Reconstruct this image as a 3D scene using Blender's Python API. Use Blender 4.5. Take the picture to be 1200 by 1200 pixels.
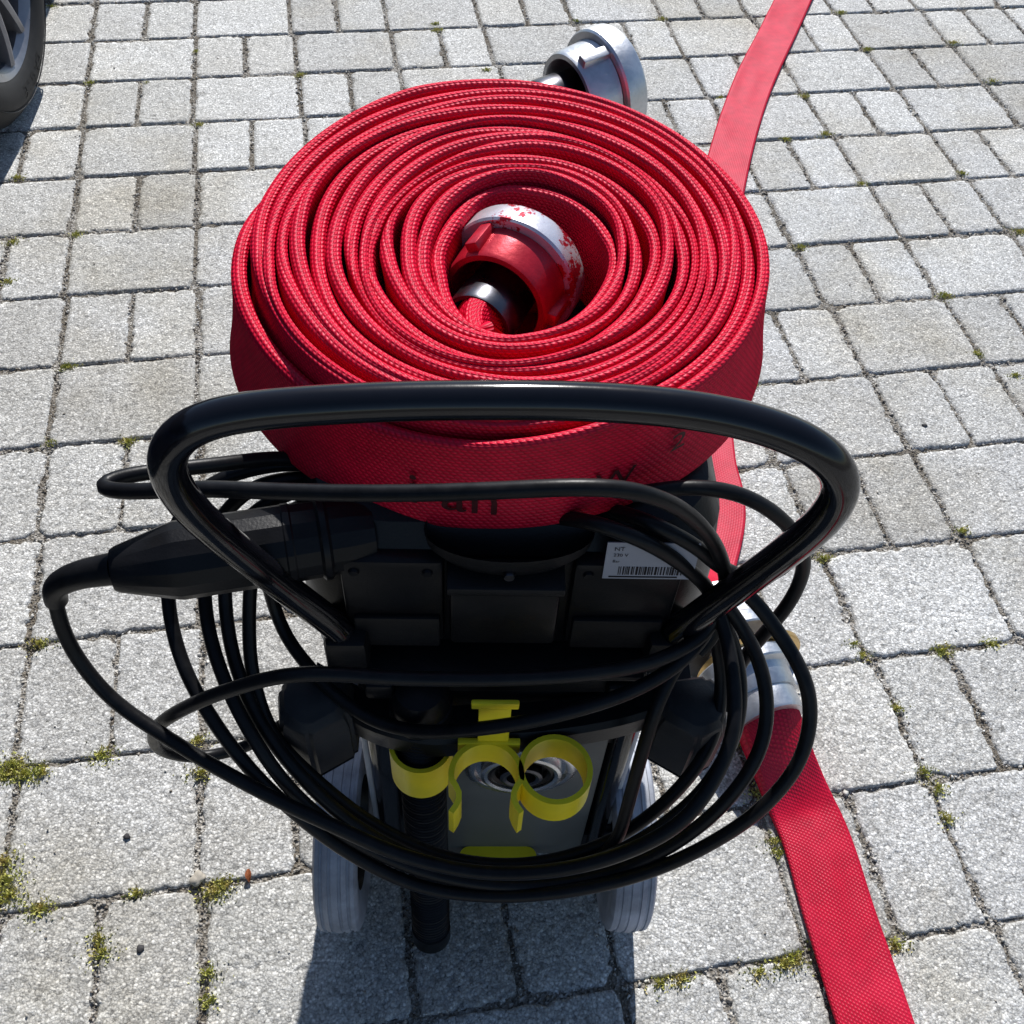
import bpy, bmesh, math, random
import numpy as np
from mathutils import Vector, Matrix

for o in list(bpy.data.objects):
    bpy.data.objects.remove(o)
scene = bpy.context.scene
COL = scene.collection
R = math.radians

# ------------------------------------------------------------------ camera
FPX, PITCH, YAW, ROLL, ROWM = 1200.0, 0.90301255, -0.21852547, 0.0711306712, 0.17
CAMH = 6.78063818 * ROWM
cam_d = bpy.data.cameras.new('camera')
cam = bpy.data.objects.new('camera', cam_d)
COL.objects.link(cam)
cam_d.sensor_width = 36.0
cam_d.lens = 36.0 * FPX / 1200.0
cam_d.clip_start = 0.02
cam_d.clip_end = 500.0
fwd = Vector((0, math.cos(PITCH), -math.sin(PITCH)))
upv = Vector((0, math.sin(PITCH), math.cos(PITCH)))
cr, sr = math.cos(ROLL), math.sin(ROLL)
rgt = Vector((1, 0, 0)) * cr + upv * sr
up2 = Vector((-1, 0, 0)) * sr + upv * cr
m3 = Matrix((rgt, up2, -fwd)).transposed()
cam.matrix_world = Matrix.Translation((0, 0, CAMH)) @ m3.to_4x4()
scene.camera = cam

# ------------------------------------------------------------------ light
SUN_EL, SUN_AZ = R(43.0), R(1.0)
world = bpy.data.worlds.new('World')
scene.world = world
world.use_nodes = True
wn = world.node_tree
for n in list(wn.nodes):
    wn.nodes.remove(n)
wo = wn.nodes.new('ShaderNodeOutputWorld')
bg = wn.nodes.new('ShaderNodeBackground')
sky = wn.nodes.new('ShaderNodeTexSky')
sky.sky_type = 'NISHITA'
sky.sun_disc = False
sky.sun_elevation = SUN_EL
sky.sun_rotation = SUN_AZ
sky.air_density = 1.0
sky.dust_density = 0.4
sky.ozone_density = 2.5
bg.inputs['Strength'].default_value = 0.088
wn.links.new(sky.outputs[0], bg.inputs[0])
wn.links.new(bg.outputs[0], wo.inputs[0])
sd = bpy.data.lights.new('sun', 'SUN')
sd.energy = 4.6
sd.angle = R(0.53)
sd.color = (1.0, 0.975, 0.94)
sun = bpy.data.objects.new('sun', sd)
COL.objects.link(sun)
sun_dir = Vector((math.sin(SUN_AZ) * math.cos(SUN_EL), math.cos(SUN_AZ) * math.cos(SUN_EL), math.sin(SUN_EL)))
sun.rotation_euler = sun_dir.to_track_quat('Z', 'Y').to_euler()
sun.location = (0, 3, 5)
vs = scene.view_settings
vs.view_transform = 'Standard'
vs.look = 'None'
vs.exposure = 0.34
vs.gamma = 1.0
vs.use_curve_mapping = False


# ------------------------------------------------------------------ photo survey helpers (pixel of the 1200 px photograph -> real point)
def pray(p):
    x = (p[0] - 600) / FPX
    y = -(p[1] - 600) / FPX
    x, y = cr * x - sr * y, sr * x + cr * y
    return Vector((x, math.cos(PITCH) + y * math.sin(PITCH), -math.sin(PITCH) + y * math.cos(PITCH)))


def onz(px, py, z=0.0):
    d = pray((px, py))
    t = (z - CAMH) / d.z
    return Vector((0, 0, CAMH)) + d * t


def ony(px, py, y):
    d = pray((px, py))
    return Vector((0, 0, CAMH)) + d * (y / d.y)


# ------------------------------------------------------------------ node helpers
def new_mat(name):
    m = bpy.data.materials.new(name)
    m.use_nodes = True
    nt = m.node_tree
    b = nt.nodes['Principled BSDF']
    return m, nt, b


def nd(nt, typ, **kw):
    n = nt.nodes.new(typ)
    for k, v in kw.items():
        setattr(n, k, v)
    return n


def math_n(nt, op, a, b=None, c=None):
    n = nt.nodes.new('ShaderNodeMath')
    n.operation = op
    for i, v in enumerate((a, b, c)):
        if v is None:
            continue
        if isinstance(v, (int, float)):
            n.inputs[i].default_value = v
        else:
            nt.links.new(v, n.inputs[i])
    return n.outputs[0]


def ramp(nt, fac, stops, interp='LINEAR'):
    n = nt.nodes.new('ShaderNodeValToRGB')
    n.color_ramp.interpolation = interp
    e = n.color_ramp.elements
    while len(e) < len(stops):
        e.new(0.5)
    for i, (p, c) in enumerate(stops):
        e[i].position = p
        e[i].color = c if len(c) == 4 else (*c, 1)
    nt.links.new(fac, n.inputs[0])
    return n.outputs[0]


def mixc(nt, fac, a, b, mode='MIX'):
    n = nt.nodes.new('ShaderNodeMix')
    n.data_type = 'RGBA'
    n.blend_type = mode
    for sock, v in ((n.inputs[0], fac), (n.inputs[6], a), (n.inputs[7], b)):
        if isinstance(v, (int, float)):
            sock.default_value = v
        elif isinstance(v, tuple):
            sock.default_value = v if len(v) == 4 else (*v, 1)
        else:
            nt.links.new(v, sock)
    return n.outputs[2]


def noise(nt, vec, scale, detail=4, rough=0.55):
    n = nt.nodes.new('ShaderNodeTexNoise')
    n.inputs['Scale'].default_value = scale
    n.inputs['Detail'].default_value = detail
    n.inputs['Roughness'].default_value = rough
    if vec is not None:
        nt.links.new(vec, n.inputs['Vector'])
    return n


def voro(nt, vec, scale, feature='F1', rnd=1.0):
    n = nt.nodes.new('ShaderNodeTexVoronoi')
    n.feature = feature
    n.inputs['Scale'].default_value = scale
    n.inputs['Randomness'].default_value = rnd
    nt.links.new(vec, n.inputs['Vector'])
    return n


def bump(nt, h, strength, dist, normal=None):
    n = nt.nodes.new('ShaderNodeBump')
    n.inputs['Strength'].default_value = strength
    n.inputs['Distance'].default_value = dist
    nt.links.new(h, n.inputs['Height'])
    if normal is not None:
        nt.links.new(normal, n.inputs['Normal'])
    return n.outputs[0]


def pos_out(nt):
    return nt.nodes.new('ShaderNodeNewGeometry').outputs['Position']


def obj_out(nt):
    return nt.nodes.new('ShaderNodeTexCoord').outputs['Object']


# ------------------------------------------------------------------ materials
def mat_paver():
    m, nt, b = new_mat('concrete_paver')
    P = pos_out(nt)
    warp = noise(nt, P, 90, 3)
    add = nt.nodes.new('ShaderNodeVectorMath')
    add.operation = 'MULTIPLY_ADD'
    nt.links.new(warp.outputs['Color'], add.inputs[0])
    add.inputs[1].default_value = (0.004, 0.004, 0.004)
    nt.links.new(P, add.inputs[2])
    V = add.outputs[0]
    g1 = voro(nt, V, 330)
    g2 = voro(nt, V, 640)
    big = noise(nt, P, 7, 3)
    mid = noise(nt, P, 45, 5, 0.65)
    fine = noise(nt, P, 420, 4, 0.7)
    sep = nt.nodes.new('ShaderNodeSeparateColor')
    nt.links.new(g1.outputs['Color'], sep.inputs[0])
    grain = ramp(nt, sep.outputs[0], [(0.0, (.10, .10, .10)), (.09, (.20, .20, .198)), (.25, (.35, .35, .345)), (.66, (.45, .45, .442)), (.86, (.60, .60, .592)), (1.0, (.88, .88, .87))])
    sep2 = nt.nodes.new('ShaderNodeSeparateColor')
    nt.links.new(g2.outputs['Color'], sep2.inputs[0])
    grain2 = ramp(nt, sep2.outputs[1], [(0.0, (.14, .14, .14)), (.2, (.33, .33, .325)), (.75, (.46, .46, .45)), (1.0, (.72, .72, .71))])
    c = mixc(nt, 0.45, grain, grain2)
    # small shadows in the gaps between grains, painted into the colour
    grain_shade = ramp(nt, g1.outputs['Distance'], [(.35, (1, 1, 1)), (.70, (.62, .61, .59))])
    c = mixc(nt, 0.8, c, grain_shade, 'MULTIPLY')
    pits = ramp(nt, mid.outputs['Fac'], [(0.30, (.42, .41, .39)), (0.41, (1, 1, 1))])
    c = mixc(nt, 0.7, c, pits, 'MULTIPLY')
    oi = nt.nodes.new('ShaderNodeObjectInfo')
    tone = ramp(nt, oi.outputs['Random'], [(0, (1.06, 1.04, 1.0)), (.25, (1.36, 1.36, 1.36)), (.5, (1.22, 1.21, 1.18)), (.75, (1.48, 1.48, 1.47)), (1, (1.32, 1.29, 1.23))])
    c = mixc(nt, 1.0, c, tone, 'MULTIPLY')
    bt = ramp(nt, big.outputs['Fac'], [(0.3, (.86, .85, .83)), (0.7, (1.08, 1.08, 1.08))])
    c = mixc(nt, 1.0, c, bt, 'MULTIPLY')
    stn = noise(nt, P, 2.3, 6, 0.62)
    sf = ramp(nt, stn.outputs['Fac'], [(.50, (0, 0, 0)), (.68, (.9, .9, .9))])
    c = mixc(nt, sf, c, (.80, .755, .66), 'MULTIPLY')
    nt.links.new(c, b.inputs['Base Color'])
    # a damp patch left beside the coil
    vm = nt.nodes.new('ShaderNodeVectorMath')
    vm.operation = 'DISTANCE'
    nt.links.new(P, vm.inputs[0])
    dp = onz(935, 270, 0)
    vm.inputs[1].default_value = (dp.x, dp.y, 0)
    dd = math_n(nt, 'ADD', vm.outputs['Value'], math_n(nt, 'MULTIPLY', math_n(nt, 'SUBTRACT', stn.outputs['Fac'], .5), 1.6))
    damp = ramp(nt, dd, [(.16, (1, 1, 1)), (.42, (0, 0, 0))])
    c = mixc(nt, math_n(nt, 'MULTIPLY', damp, .5), c, (.74, .75, .78), 'MULTIPLY')
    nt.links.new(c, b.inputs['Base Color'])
    rr = ramp(nt, big.outputs['Fac'], [(0.3, (.62, .62, .62)), (0.7, (.82, .82, .82))])
    rr = math_n(nt, 'SUBTRACT', rr, math_n(nt, 'MULTIPLY', damp, .34))
    nt.links.new(rr, b.inputs['Roughness'])
    b.inputs['Specular IOR Level'].default_value = 0.42
    h = math_n(nt, 'ADD', math_n(nt, 'MULTIPLY', g1.outputs['Distance'], -0.55), math_n(nt, 'MULTIPLY', fine.outputs['Fac'], 1.0))
    h = math_n(nt, 'ADD', h, math_n(nt, 'MULTIPLY', mid.outputs['Fac'], 1.6))
    h = math_n(nt, 'ADD', h, math_n(nt, 'MULTIPLY', sep.outputs[0], 0.55))
    nt.links.new(bump(nt, h, 0.8, 0.0017), b.inputs['Normal'])
    return m


def mat_sand():
    m, nt, b = new_mat('joint_sand')
    P = pos_out(nt)
    g = voro(nt, P, 330)
    sep = nt.nodes.new('ShaderNodeSeparateColor')
    nt.links.new(g.outputs['Color'], sep.inputs[0])
    c = ramp(nt, sep.outputs[0], [(0, (.09, .08, .065)), (.4, (.24, .22, .19)), (.8, (.38, .36, .33)), (1, (.62, .6, .56))])
    n2 = noise(nt, P, 9, 4)
    c = mixc(nt, ramp(nt, n2.outputs['Fac'], [(.4, (0, 0, 0)), (.62, (.8, .8, .8))]), c, (.12, .098, .07))
    nt.links.new(c, b.inputs['Base Color'])
    b.inputs['Roughness'].default_value = 0.95
    h = math_n(nt, 'ADD', g.outputs['Distance'], noise(nt, P, 200, 4).outputs['Fac'])
    nt.links.new(bump(nt, h, 1.0, 0.003), b.inputs['Normal'])
    return m


def mat_grit():
    m, nt, b = new_mat('loose_grit')
    P = pos_out(nt)
    g = voro(nt, P, 130)
    sep = nt.nodes.new('ShaderNodeSeparateColor')
    nt.links.new(g.outputs['Color'], sep.inputs[0])
    c = ramp(nt, sep.outputs[0], [(0, (.09, .07, .05)), (.35, (.24, .21, .175)), (.7, (.42, .4, .36)), (1, (.7, .68, .64))])
    nt.links.new(c, b.inputs['Base Color'])
    b.inputs['Roughness'].default_value = 0.85
    return m


def mat_moss():
    m, nt, b = new_mat('joint_moss')
    P = pos_out(nt)
    n1 = noise(nt, P, 55, 3)
    n2 = voro(nt, P, 300)
    sep = nt.nodes.new('ShaderNodeSeparateColor')
    nt.links.new(n2.outputs['Color'], sep.inputs[0])
    c = ramp(nt, n1.outputs['Fac'], [(.35, (.34, .37, .07)), (.5, (.50, .49, .12)), (.66, (.52, .42, .18))])
    c = mixc(nt, math_n(nt, 'MULTIPLY', sep.outputs[0], 0.5), c, (.55, .52, .2))
    nt.links.new(c, b.inputs['Base Color'])
    b.inputs['Roughness'].default_value = 0.8
    return m


def mat_hose(name, base, dark, pu, pv, sheen, rough=0.42, bstr=0.75, wear=(.72, .1, .13), wearamt=0.25, spec=0.32):
    """woven jacket: staggered stitches laid along the hose (UV in metres)"""
    m, nt, b = new_mat(name)
    uvn = nt.nodes.new('ShaderNodeUVMap')
    uvn.uv_map = 'UVMap'
    sx = nt.nodes.new('ShaderNodeSeparateXYZ')
    nt.links.new(uvn.outputs[0], sx.inputs[0])
    u, v = sx.outputs[0], sx.outputs[1]
    vr = math_n(nt, 'DIVIDE', v, pv)
    row = math_n(nt, 'FLOOR', vr)
    ur = math_n(nt, 'ADD', math_n(nt, 'DIVIDE', u, pu), math_n(nt, 'MULTIPLY', row, 0.5))
    fv = math_n(nt, 'SUBTRACT', math_n(nt, 'FRACT', vr), 0.5)
    # slanted stitch
    ur = math_n(nt, 'ADD', ur, math_n(nt, 'MULTIPLY', fv, 0.35))
    fu = math_n(nt, 'SUBTRACT', math_n(nt, 'FRACT', ur), 0.5)
    hu = math_n(nt, 'ADD', .5, math_n(nt, 'MULTIPLY', math_n(nt, 'COSINE', math_n(nt, 'MULTIPLY', fu, 6.28318)), .5))
    hu = math_n(nt, 'POWER', hu, .7)
    hv = math_n(nt, 'ADD', .5, math_n(nt, 'MULTIPLY', math_n(nt, 'COSINE', math_n(nt, 'MULTIPLY', fv, 6.28318)), .5))
    hv = math_n(nt, 'POWER', hv, .7)
    h = math_n(nt, 'MULTIPLY', hu, hv)
    ob = obj_out(nt)
    n1 = noise(nt, ob, 9, 4)
    n2 = noise(nt, ob, 60, 4)
    c = mixc(nt, ramp(nt, h, [(.0, (0, 0, 0)), (.55, (1, 1, 1))]), dark, base)
    dirt = noise(nt, ob, 23, 6, .7)
    c = mixc(nt, ramp(nt, dirt.outputs['Fac'], [(.60, (0, 0, 0)), (.76, (.35, .35, .35))]), c, (.20, .012, .02))
    wf = ramp(nt, n1.outputs['Fac'], [(.45, (0, 0, 0)), (.75, (1, 1, 1))])
    c = mixc(nt, math_n(nt, 'MULTIPLY', wf, wearamt), c, wear)
    c = mixc(nt, 1.0, c, ramp(nt, n2.outputs['Fac'], [(.3, (.82, .82, .82)), (.7, (1.1, 1.1, 1.1))]), 'MULTIPLY')
    nt.links.new(c, b.inputs['Base Color'])
    b.inputs['Roughness'].default_value = rough
    b.inputs['Specular IOR Level'].default_value = 0.0
    b.inputs['Sheen Weight'].default_value = sheen
    b.inputs['Sheen Roughness'].default_value = 0.4
    b.inputs['Sheen Tint'].default_value = (1, .55, .65, 1)
    hh = math_n(nt, 'ADD', h, math_n(nt, 'MULTIPLY', n2.outputs['Fac'], 0.25))
    bn = bump(nt, hh, bstr, 0.0012)
    nt.links.new(bn, b.inputs['Normal'])
    # yarn gloss: a woven jacket has no mirror-like edge reflection, so the gloss is a fixed share
    gl = nt.nodes.new('ShaderNodeBsdfGlossy')
    gl.inputs['Color'].default_value = (1.0, .62, .70, 1)
    gl.inputs['Roughness'].default_value = rough
    nt.links.new(bn, gl.inputs['Normal'])
    mx = nt.nodes.new('ShaderNodeMixShader')
    mx.inputs[0].default_value = spec * .25
    nt.links.new(b.outputs[0], mx.inputs[1])
    nt.links.new(gl.outputs[0], mx.inputs[2])
    nt.links.new(mx.outputs[0], nt.nodes['Material Output'].inputs['Surface'])
    return m


def mat_plain(name, col, rough, metal=0.0, nscale=60, namt=0.12, bdist=0.0003, bscale=300, spec=0.18, scratch=None, coat=0.0):
    m, nt, b = new_mat(name)
    ob = obj_out(nt)
    n1 = noise(nt, ob, nscale, 5, 0.6)
    f = ramp(nt, n1.outputs['Fac'], [(.3, (1 - namt,) * 3), (.7, (1 + namt,) * 3)])
    c = mixc(nt, 1.0, (*col, 1), f, 'MULTIPLY')
    ra_ = min(.22, rough * .7)
    rg = math_n(nt, 'ADD', math_n(nt, 'MULTIPLY', n1.outputs['Fac'], ra_), rough - ra_ / 2)
    if scratch:
        sc = noise(nt, ob, scratch[0], 6, 0.75)
        sf = ramp(nt, sc.outputs['Fac'], [(scratch[1], (0, 0, 0)), (scratch[1] + .03, (1, 1, 1))])
        c = mixc(nt, sf, c, scratch[2])
    nt.links.new(c, b.inputs['Base Color'])
    nt.links.new(rg, b.inputs['Roughness'])
    b.inputs['Metallic'].default_value = metal
    b.inputs['Specular IOR Level'].default_value = spec
    b.inputs['Coat Weight'].default_value = coat
    if bdist:
        nt.links.new(bump(nt, noise(nt, ob, bscale, 3).outputs['Fac'], 0.5, bdist), b.inputs['Normal'])
    return m


M = {}
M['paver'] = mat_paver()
M['sand'] = mat_sand()
M['grit'] = mat_grit()
M['moss'] = mat_moss()
M['hose_roll'] = mat_hose('red_woven_hose', (.72, .0035, .036), (.44, .002, .02), .0046, .0030, 0.0, rough=.46, wear=(.76, .03, .07), wearamt=0.22, spec=.13, bstr=.55)
M['hose_flat'] = mat_hose('red_woven_flat_hose', (.52, .003, .030), (.34, .002, .016), .0046, .0030, 0.0, bstr=0.4, wear=(.62, .02, .06), wearamt=0.5, spec=.14)
M['hose_old'] = mat_hose('faded_pink_hose', (.50, .010, .034), (.42, .008, .028), .005, .0034, 0.0, rough=0.55, bstr=0.25, wear=(.52, .035, .065), wearamt=0.6, spec=.16)
M['alu'] = mat_plain('worn_aluminium', (.62, .63, .65), .27, 1.0, 40, .14, .0002, 220)
M['alu_dull'] = mat_plain('dull_cast_aluminium', (.58, .59, .61), .42, 1.0, 60, .15, .0005, 240)
M['red_anod'] = mat_plain('worn_red_coupling_paint', (.50, .012, .03), .34, .35, 60, .15, .0004, 240, 0.5, (38, .66, (.62, .6, .62)))
M['red_worn'] = mat_plain('rubbed_red_flange', (.50, .012, .03), .33, .6, 60, .15, .0004, 240, 0.5, (30, .43, (.66, .64, .68)))
M['steel'] = mat_plain('dark_steel', (.11, .11, .125), .3, 1.0, 60, .1, .0001, 220)
M['brass'] = mat_plain('brass_ring', (.62, .42, .17), .35, 1.0, 60, .12, .0002)
M['black_paint'] = mat_plain('black_gloss_paint', (.005, .005, .007), .13, 0, 25, .2, .00008, 160, 0.4, (75, .735, (.4, .42, .45)))
M['black'] = mat_plain('black_plastic', (.007, .007, .008), .36, 0, 30, .2, .0003, 500)
M['black_matt'] = mat_plain('black_matt_plastic', (.009, .009, .010), .5, 0, 30, .2, .0004, 600)
M['hook'] = mat_plain('worn_black_plastic', (.03, .03, .032), .5, 0, 30, .25, .0004, 500)
M['rubber'] = mat_plain('black_rubber_cable', (.008, .008, .009), .38, 0, 90, .35, .0002, 300)
M['charcoal'] = mat_plain('charcoal_panel', (.11, .115, .11), .5, 0, 20, .15, .0003, 500)
M['grey'] = mat_plain('grey_container_plastic', (.46, .47, .50), .38, 0, 20, .12, .0003, 400)
M['tyre_grey'] = mat_plain('grey_wheel_rubber', (.34, .36, .41), .5, 0, 25, .35, .0005, 200)
M['yellow'] = mat_plain('yellow_plastic', (.95, .76, .03), .38, 0, 30, .08, .0002, 300)
M['white'] = mat_plain('white_sticker', (.32, .32, .35), .4, 0, 40, .04, 0)
M['ink'] = mat_plain('black_ink', (.012, .010, .012), .6, 0, 90, .3, 0)
M['hose_ink'] = mat_plain('hose_print_ink', (.05, .006, .009), .6, 0, 90, .3, 0)
M['tyre'] = mat_plain('car_tyre_rubber', (.020, .020, .021), .6, 0, 50, .2, .0004, 220)
M['tyre_letter'] = mat_plain('tyre_lettering', (.010, .010, .010), .5, 0, 50, .2, 0)
M['rim'] = mat_plain('alloy_rim_paint', (.22, .22, .235), .32, .7, 40, .1, 0)
M['brake'] = mat_plain('dark_brake_metal', (.05, .05, .055), .5, .5, 40, .2, 0)
M['car_paint'] = mat_plain('dark_blue_car_paint', (.02, .03, .06), .25, .3, 20, .05, 0, coat=0.6)
M['car_glass'] = mat_plain('tinted_car_glass', (.01, .012, .014), .06, 0, 20, .02, 0)
M['stone'] = mat_plain('pebble_stone', (.42, .38, .32), .6, 0, 60, .25, .0006, 200)
M['dark_stone'] = mat_plain('dark_chip_stone', (.05, .048, .05), .7, 0, 60, .25, .0006, 200)
M['leaf'] = mat_plain('dry_leaf', (.36, .13, .06), .6, 0, 120, .3, .0004, 300)


# ------------------------------------------------------------------ object helpers
def link(name, me, mat=None, parent=None, smooth=False):
    o = bpy.data.objects.new(name, me)
    COL.objects.link(o)
    if mat is not None:
        me.materials.append(M[mat] if isinstance(mat, str) else mat)
    if smooth:
        me.shade_smooth()
    if parent is not None:
        o.parent = parent
    return o


def empty(name, loc=(0, 0, 0), rz=0.0):
    o = bpy.data.objects.new(name, None)
    o.empty_display_size = 0.05
    COL.objects.link(o)
    o.location = loc
    o.rotation_euler = (0, 0, rz)
    return o


def tag(o, label=None, cat=None, group=None, kind=None):
    if label:
        o['label'] = label
    if cat:
        o['category'] = cat
    if group:
        o['group'] = group
    if kind:
        o['kind'] = kind
    return o


def fast_mesh(name, V, F, uv=None, smooth=False):
    """V (n,3) array, F (m,k) array of faces; uv (n,2) per vertex"""
    V = np.asarray(V, np.float32)
    F = np.asarray(F, np.int32)
    me = bpy.data.meshes.new(name)
    k = F.shape[1]
    me.vertices.add(len(V))
    me.vertices.foreach_set('co', V.ravel())
    me.loops.add(F.size)
    me.loops.foreach_set('vertex_index', F.ravel())
    me.polygons.add(len(F))
    me.polygons.foreach_set('loop_start', np.arange(0, F.size, k, dtype=np.int32))
    me.polygons.foreach_set('loop_total', np.full(len(F), k, np.int32))
    if uv is not None:
        l = me.uv_layers.new(name='UVMap')
        l.data.foreach_set('uv', np.asarray(uv, np.float32)[F.ravel()].ravel())
    me.update(calc_edges=True)
    me.validate()
    if smooth:
        me.shade_smooth()
    return me


def grid_faces(nu, nv, close_u=False, close_v=False):
    i = np.arange(nu if close_u else nu - 1)
    j = np.arange(nv if close_v else nv - 1)
    I, J = np.meshgrid(i, j, indexing='ij')
    I2, J2 = (I + 1) % nu, (J + 1) % nv
    return np.stack([I * nv + J, I2 * nv + J, I2 * nv + J2, I * nv + J2], -1).reshape(-1, 4)


def bm_mesh(name, bm, smooth_angle=None):
    bmesh.ops.recalc_face_normals(bm, faces=bm.faces)
    me = bpy.data.meshes.new(name)
    if smooth_angle is not None:
        for f in bm.faces:
            f.smooth = True
        for e in bm.edges:
            if len(e.link_faces) == 2 and e.calc_face_angle(0) > smooth_angle:
                e.smooth = False
    bm.to_mesh(me)
    bm.free()
    return me


def add_box(bm, lo, hi, bev=0.0, seg=2, rot=None):
    lo, hi = Vector(lo), Vector(hi)
    c = (lo + hi) / 2
    d = hi - lo
    mat = Matrix.Translation(c)
    if rot is not None:
        mat = mat @ rot.to_4x4()
    mat = mat @ Matrix.Diagonal((d.x, d.y, d.z, 1))
    g = bmesh.ops.create_cube(bm, size=1.0, matrix=mat)
    if bev > 0:
        es = set()
        for v in g['verts']:
            es.update(v.link_edges)
        bmesh.ops.bevel(bm, geom=list(es), offset=bev, segments=seg, affect='EDGES', profile=0.5)


def box(name, lo, hi, mat, parent, bev=0.004, seg=2, rot=None):
    bm = bmesh.new()
    add_box(bm, lo, hi, bev, seg, rot)
    return link(name, bm_mesh(name, bm, R(40)), mat, parent)


def catmull(pts, step):
    P = [np.array(p, float) for p in pts]
    P = [2 * P[0] - P[1]] + P + [2 * P[-1] - P[-2]]
    out = []
    for i in range(1, len(P) - 2):
        p0, p1, p2, p3 = P[i - 1:i + 3]
        # centripetal
        t0 = 0
        t1 = t0 + max(np.linalg.norm(p1 - p0), 1e-6) ** .5
        t2 = t1 + max(np.linalg.norm(p2 - p1), 1e-6) ** .5
        t3 = t2 + max(np.linalg.norm(p3 - p2), 1e-6) ** .5
        n = max(2, int(np.linalg.norm(p2 - p1) / step))
        for t in np.linspace(t1, t2, n, endpoint=False):
            a1 = (t1 - t) / (t1 - t0) * p0 + (t - t0) / (t1 - t0) * p1
            a2 = (t2 - t) / (t2 - t1) * p1 + (t - t1) / (t2 - t1) * p2
            a3 = (t3 - t) / (t3 - t2) * p2 + (t - t2) / (t3 - t2) * p3
            b1 = (t2 - t) / (t2 - t0) * a1 + (t - t0) / (t2 - t0) * a2
            b2 = (t3 - t) / (t3 - t1) * a2 + (t - t1) / (t3 - t1) * a3
            out.append((t2 - t) / (t2 - t1) * b1 + (t - t1) / (t2 - t1) * b2)
    out.append(P[-2])
    return np.array(out)


def tube_mesh(name, path, rad, nseg=14, caps=True):
    path = np.asarray(path, float)
    n = len(path)
    T = np.gradient(path, axis=0)
    T /= np.linalg.norm(T, axis=1)[:, None] + 1e-12
    N = np.zeros_like(T)
    a = np.array([0, 0, 1.0]) if abs(T[0, 2]) < .9 else np.array([1.0, 0, 0])
    N[0] = np.cross(T[0], a)
    N[0] /= np.linalg.norm(N[0])
    for i in range(1, n):
        v = N[i - 1] - T[i] * np.dot(N[i - 1], T[i])
        N[i] = v / np.linalg.norm(v)
    B = np.cross(T, N)
    rad = np.broadcast_to(np.asarray(rad, float), (n,))
    th = np.linspace(0, 2 * np.pi, nseg, endpoint=False)
    V = path[:, None, :] + rad[:, None, None] * (np.cos(th)[None, :, None] * N[:, None, :] + np.sin(th)[None, :, None] * B[:, None, :])
    V = V.reshape(-1, 3)
    F = grid_faces(n, nseg, False, True)
    if caps:
        V = np.vstack([V, path[0], path[-1]])
        c0, c1 = len(V) - 2, len(V) - 1
        j = np.arange(nseg)
        j2 = (j + 1) % nseg
        k0 = np.stack([np.full(nseg, c0), j2, j, np.full(nseg, c0)], 1)
        bmv = bmesh.new()
        bvs = [bmv.verts.new(v) for v in V]
        for f in F:
            bmv.faces.new([bvs[q] for q in f])
        for q in range(nseg):
            bmv.faces.new([bvs[c0], bvs[j[q]], bvs[j2[q]]])
            bmv.faces.new([bvs[c1], bvs[(n - 1) * nseg + j2[q]], bvs[(n - 1) * nseg + j[q]]])
        return bm_mesh(name, bmv, R(50))
    return fast_mesh(name, V, F, smooth=True)


def axis_frame(origin, axis, upref=(0, 0, 1)):
    a = Vector(axis).normalized()
    u = Vector(upref)
    if abs(a.dot(u)) > .95:
        u = Vector((1, 0, 0))
    x = u.cross(a).normalized()
    y = a.cross(x)
    return Matrix.Translation(Vector(origin)) @ Matrix((x, y, a)).transposed().to_4x4()


def lathe_bm(bm, prof, n=48, frame=Matrix.Identity(4), a0=0.0):
    """prof: list of (radius, height along axis); open polyline revolved"""
    rings = []
    for r, h in prof:
        ring = []
        if r < 1e-6:
            v = bm.verts.new(frame @ Vector((0, 0, h)))
            ring = [v] * n
        else:
            for i in range(n):
                t = 2 * math.pi * i / n + a0
                ring.append(bm.verts.new(frame @ Vector((r * math.cos(t), r * math.sin(t), h))))
        rings.append(ring)
    for a, b in zip(rings[:-1], rings[1:]):
        for i in range(n):
            j = (i + 1) % n
            vs_ = [a[i], a[j], b[j], b[i]]
            u = []
            for v in vs_:
                if v not in u:
                    u.append(v)
            if len(u) >= 3:
                try:
                    bm.faces.new(u)
                except ValueError:
                    pass


def lathe(name, prof, mat, parent, frame=Matrix.Identity(4), n=48, a0=0.0, ang=R(35)):
    bm = bmesh.new()
    lathe_bm(bm, prof, n, frame, a0)
    return link(name, bm_mesh(name, bm, ang), mat, parent)


def text_geo(s, size):
    """flat letter mesh as (verts, faces)"""
    cu = bpy.data.curves.new('lettering', 'FONT')
    cu.body = s
    cu.size = size
    cu.resolution_u = 3
    cu.align_x = 'LEFT'
    to = bpy.data.objects.new('lettering', cu)
    COL.objects.link(to)
    dg = bpy.context.evaluated_depsgraph_get()
    me = to.evaluated_get(dg).to_mesh()
    vs_ = [v.co.copy() for v in me.vertices]
    fs = [tuple(p.vertices) for p in me.polygons]
    to.evaluated_get(dg).to_mesh_clear()
    bpy.data.objects.remove(to)
    bpy.data.curves.remove(cu)
    return vs_, fs


def text_obj(name, s, size, fn, mat, parent, sub=0):
    vs_, fs = text_geo(s, size)
    bm = bmesh.new()
    bv = [bm.verts.new(v) for v in vs_]
    for f in fs:
        try:
            bm.faces.new([bv[i] for i in f])
        except ValueError:
            pass
    for v in bm.verts:
        v.co = fn(v.co)
    me = bpy.data.meshes.new(name)
    bm.to_mesh(me)
    bm.free()
    return link(name, me, mat, parent)


# ------------------------------------------------------------------ value noise for the pavers
_tab = np.random.RandomState(7).rand(1 << 16).astype(np.float64)


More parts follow.
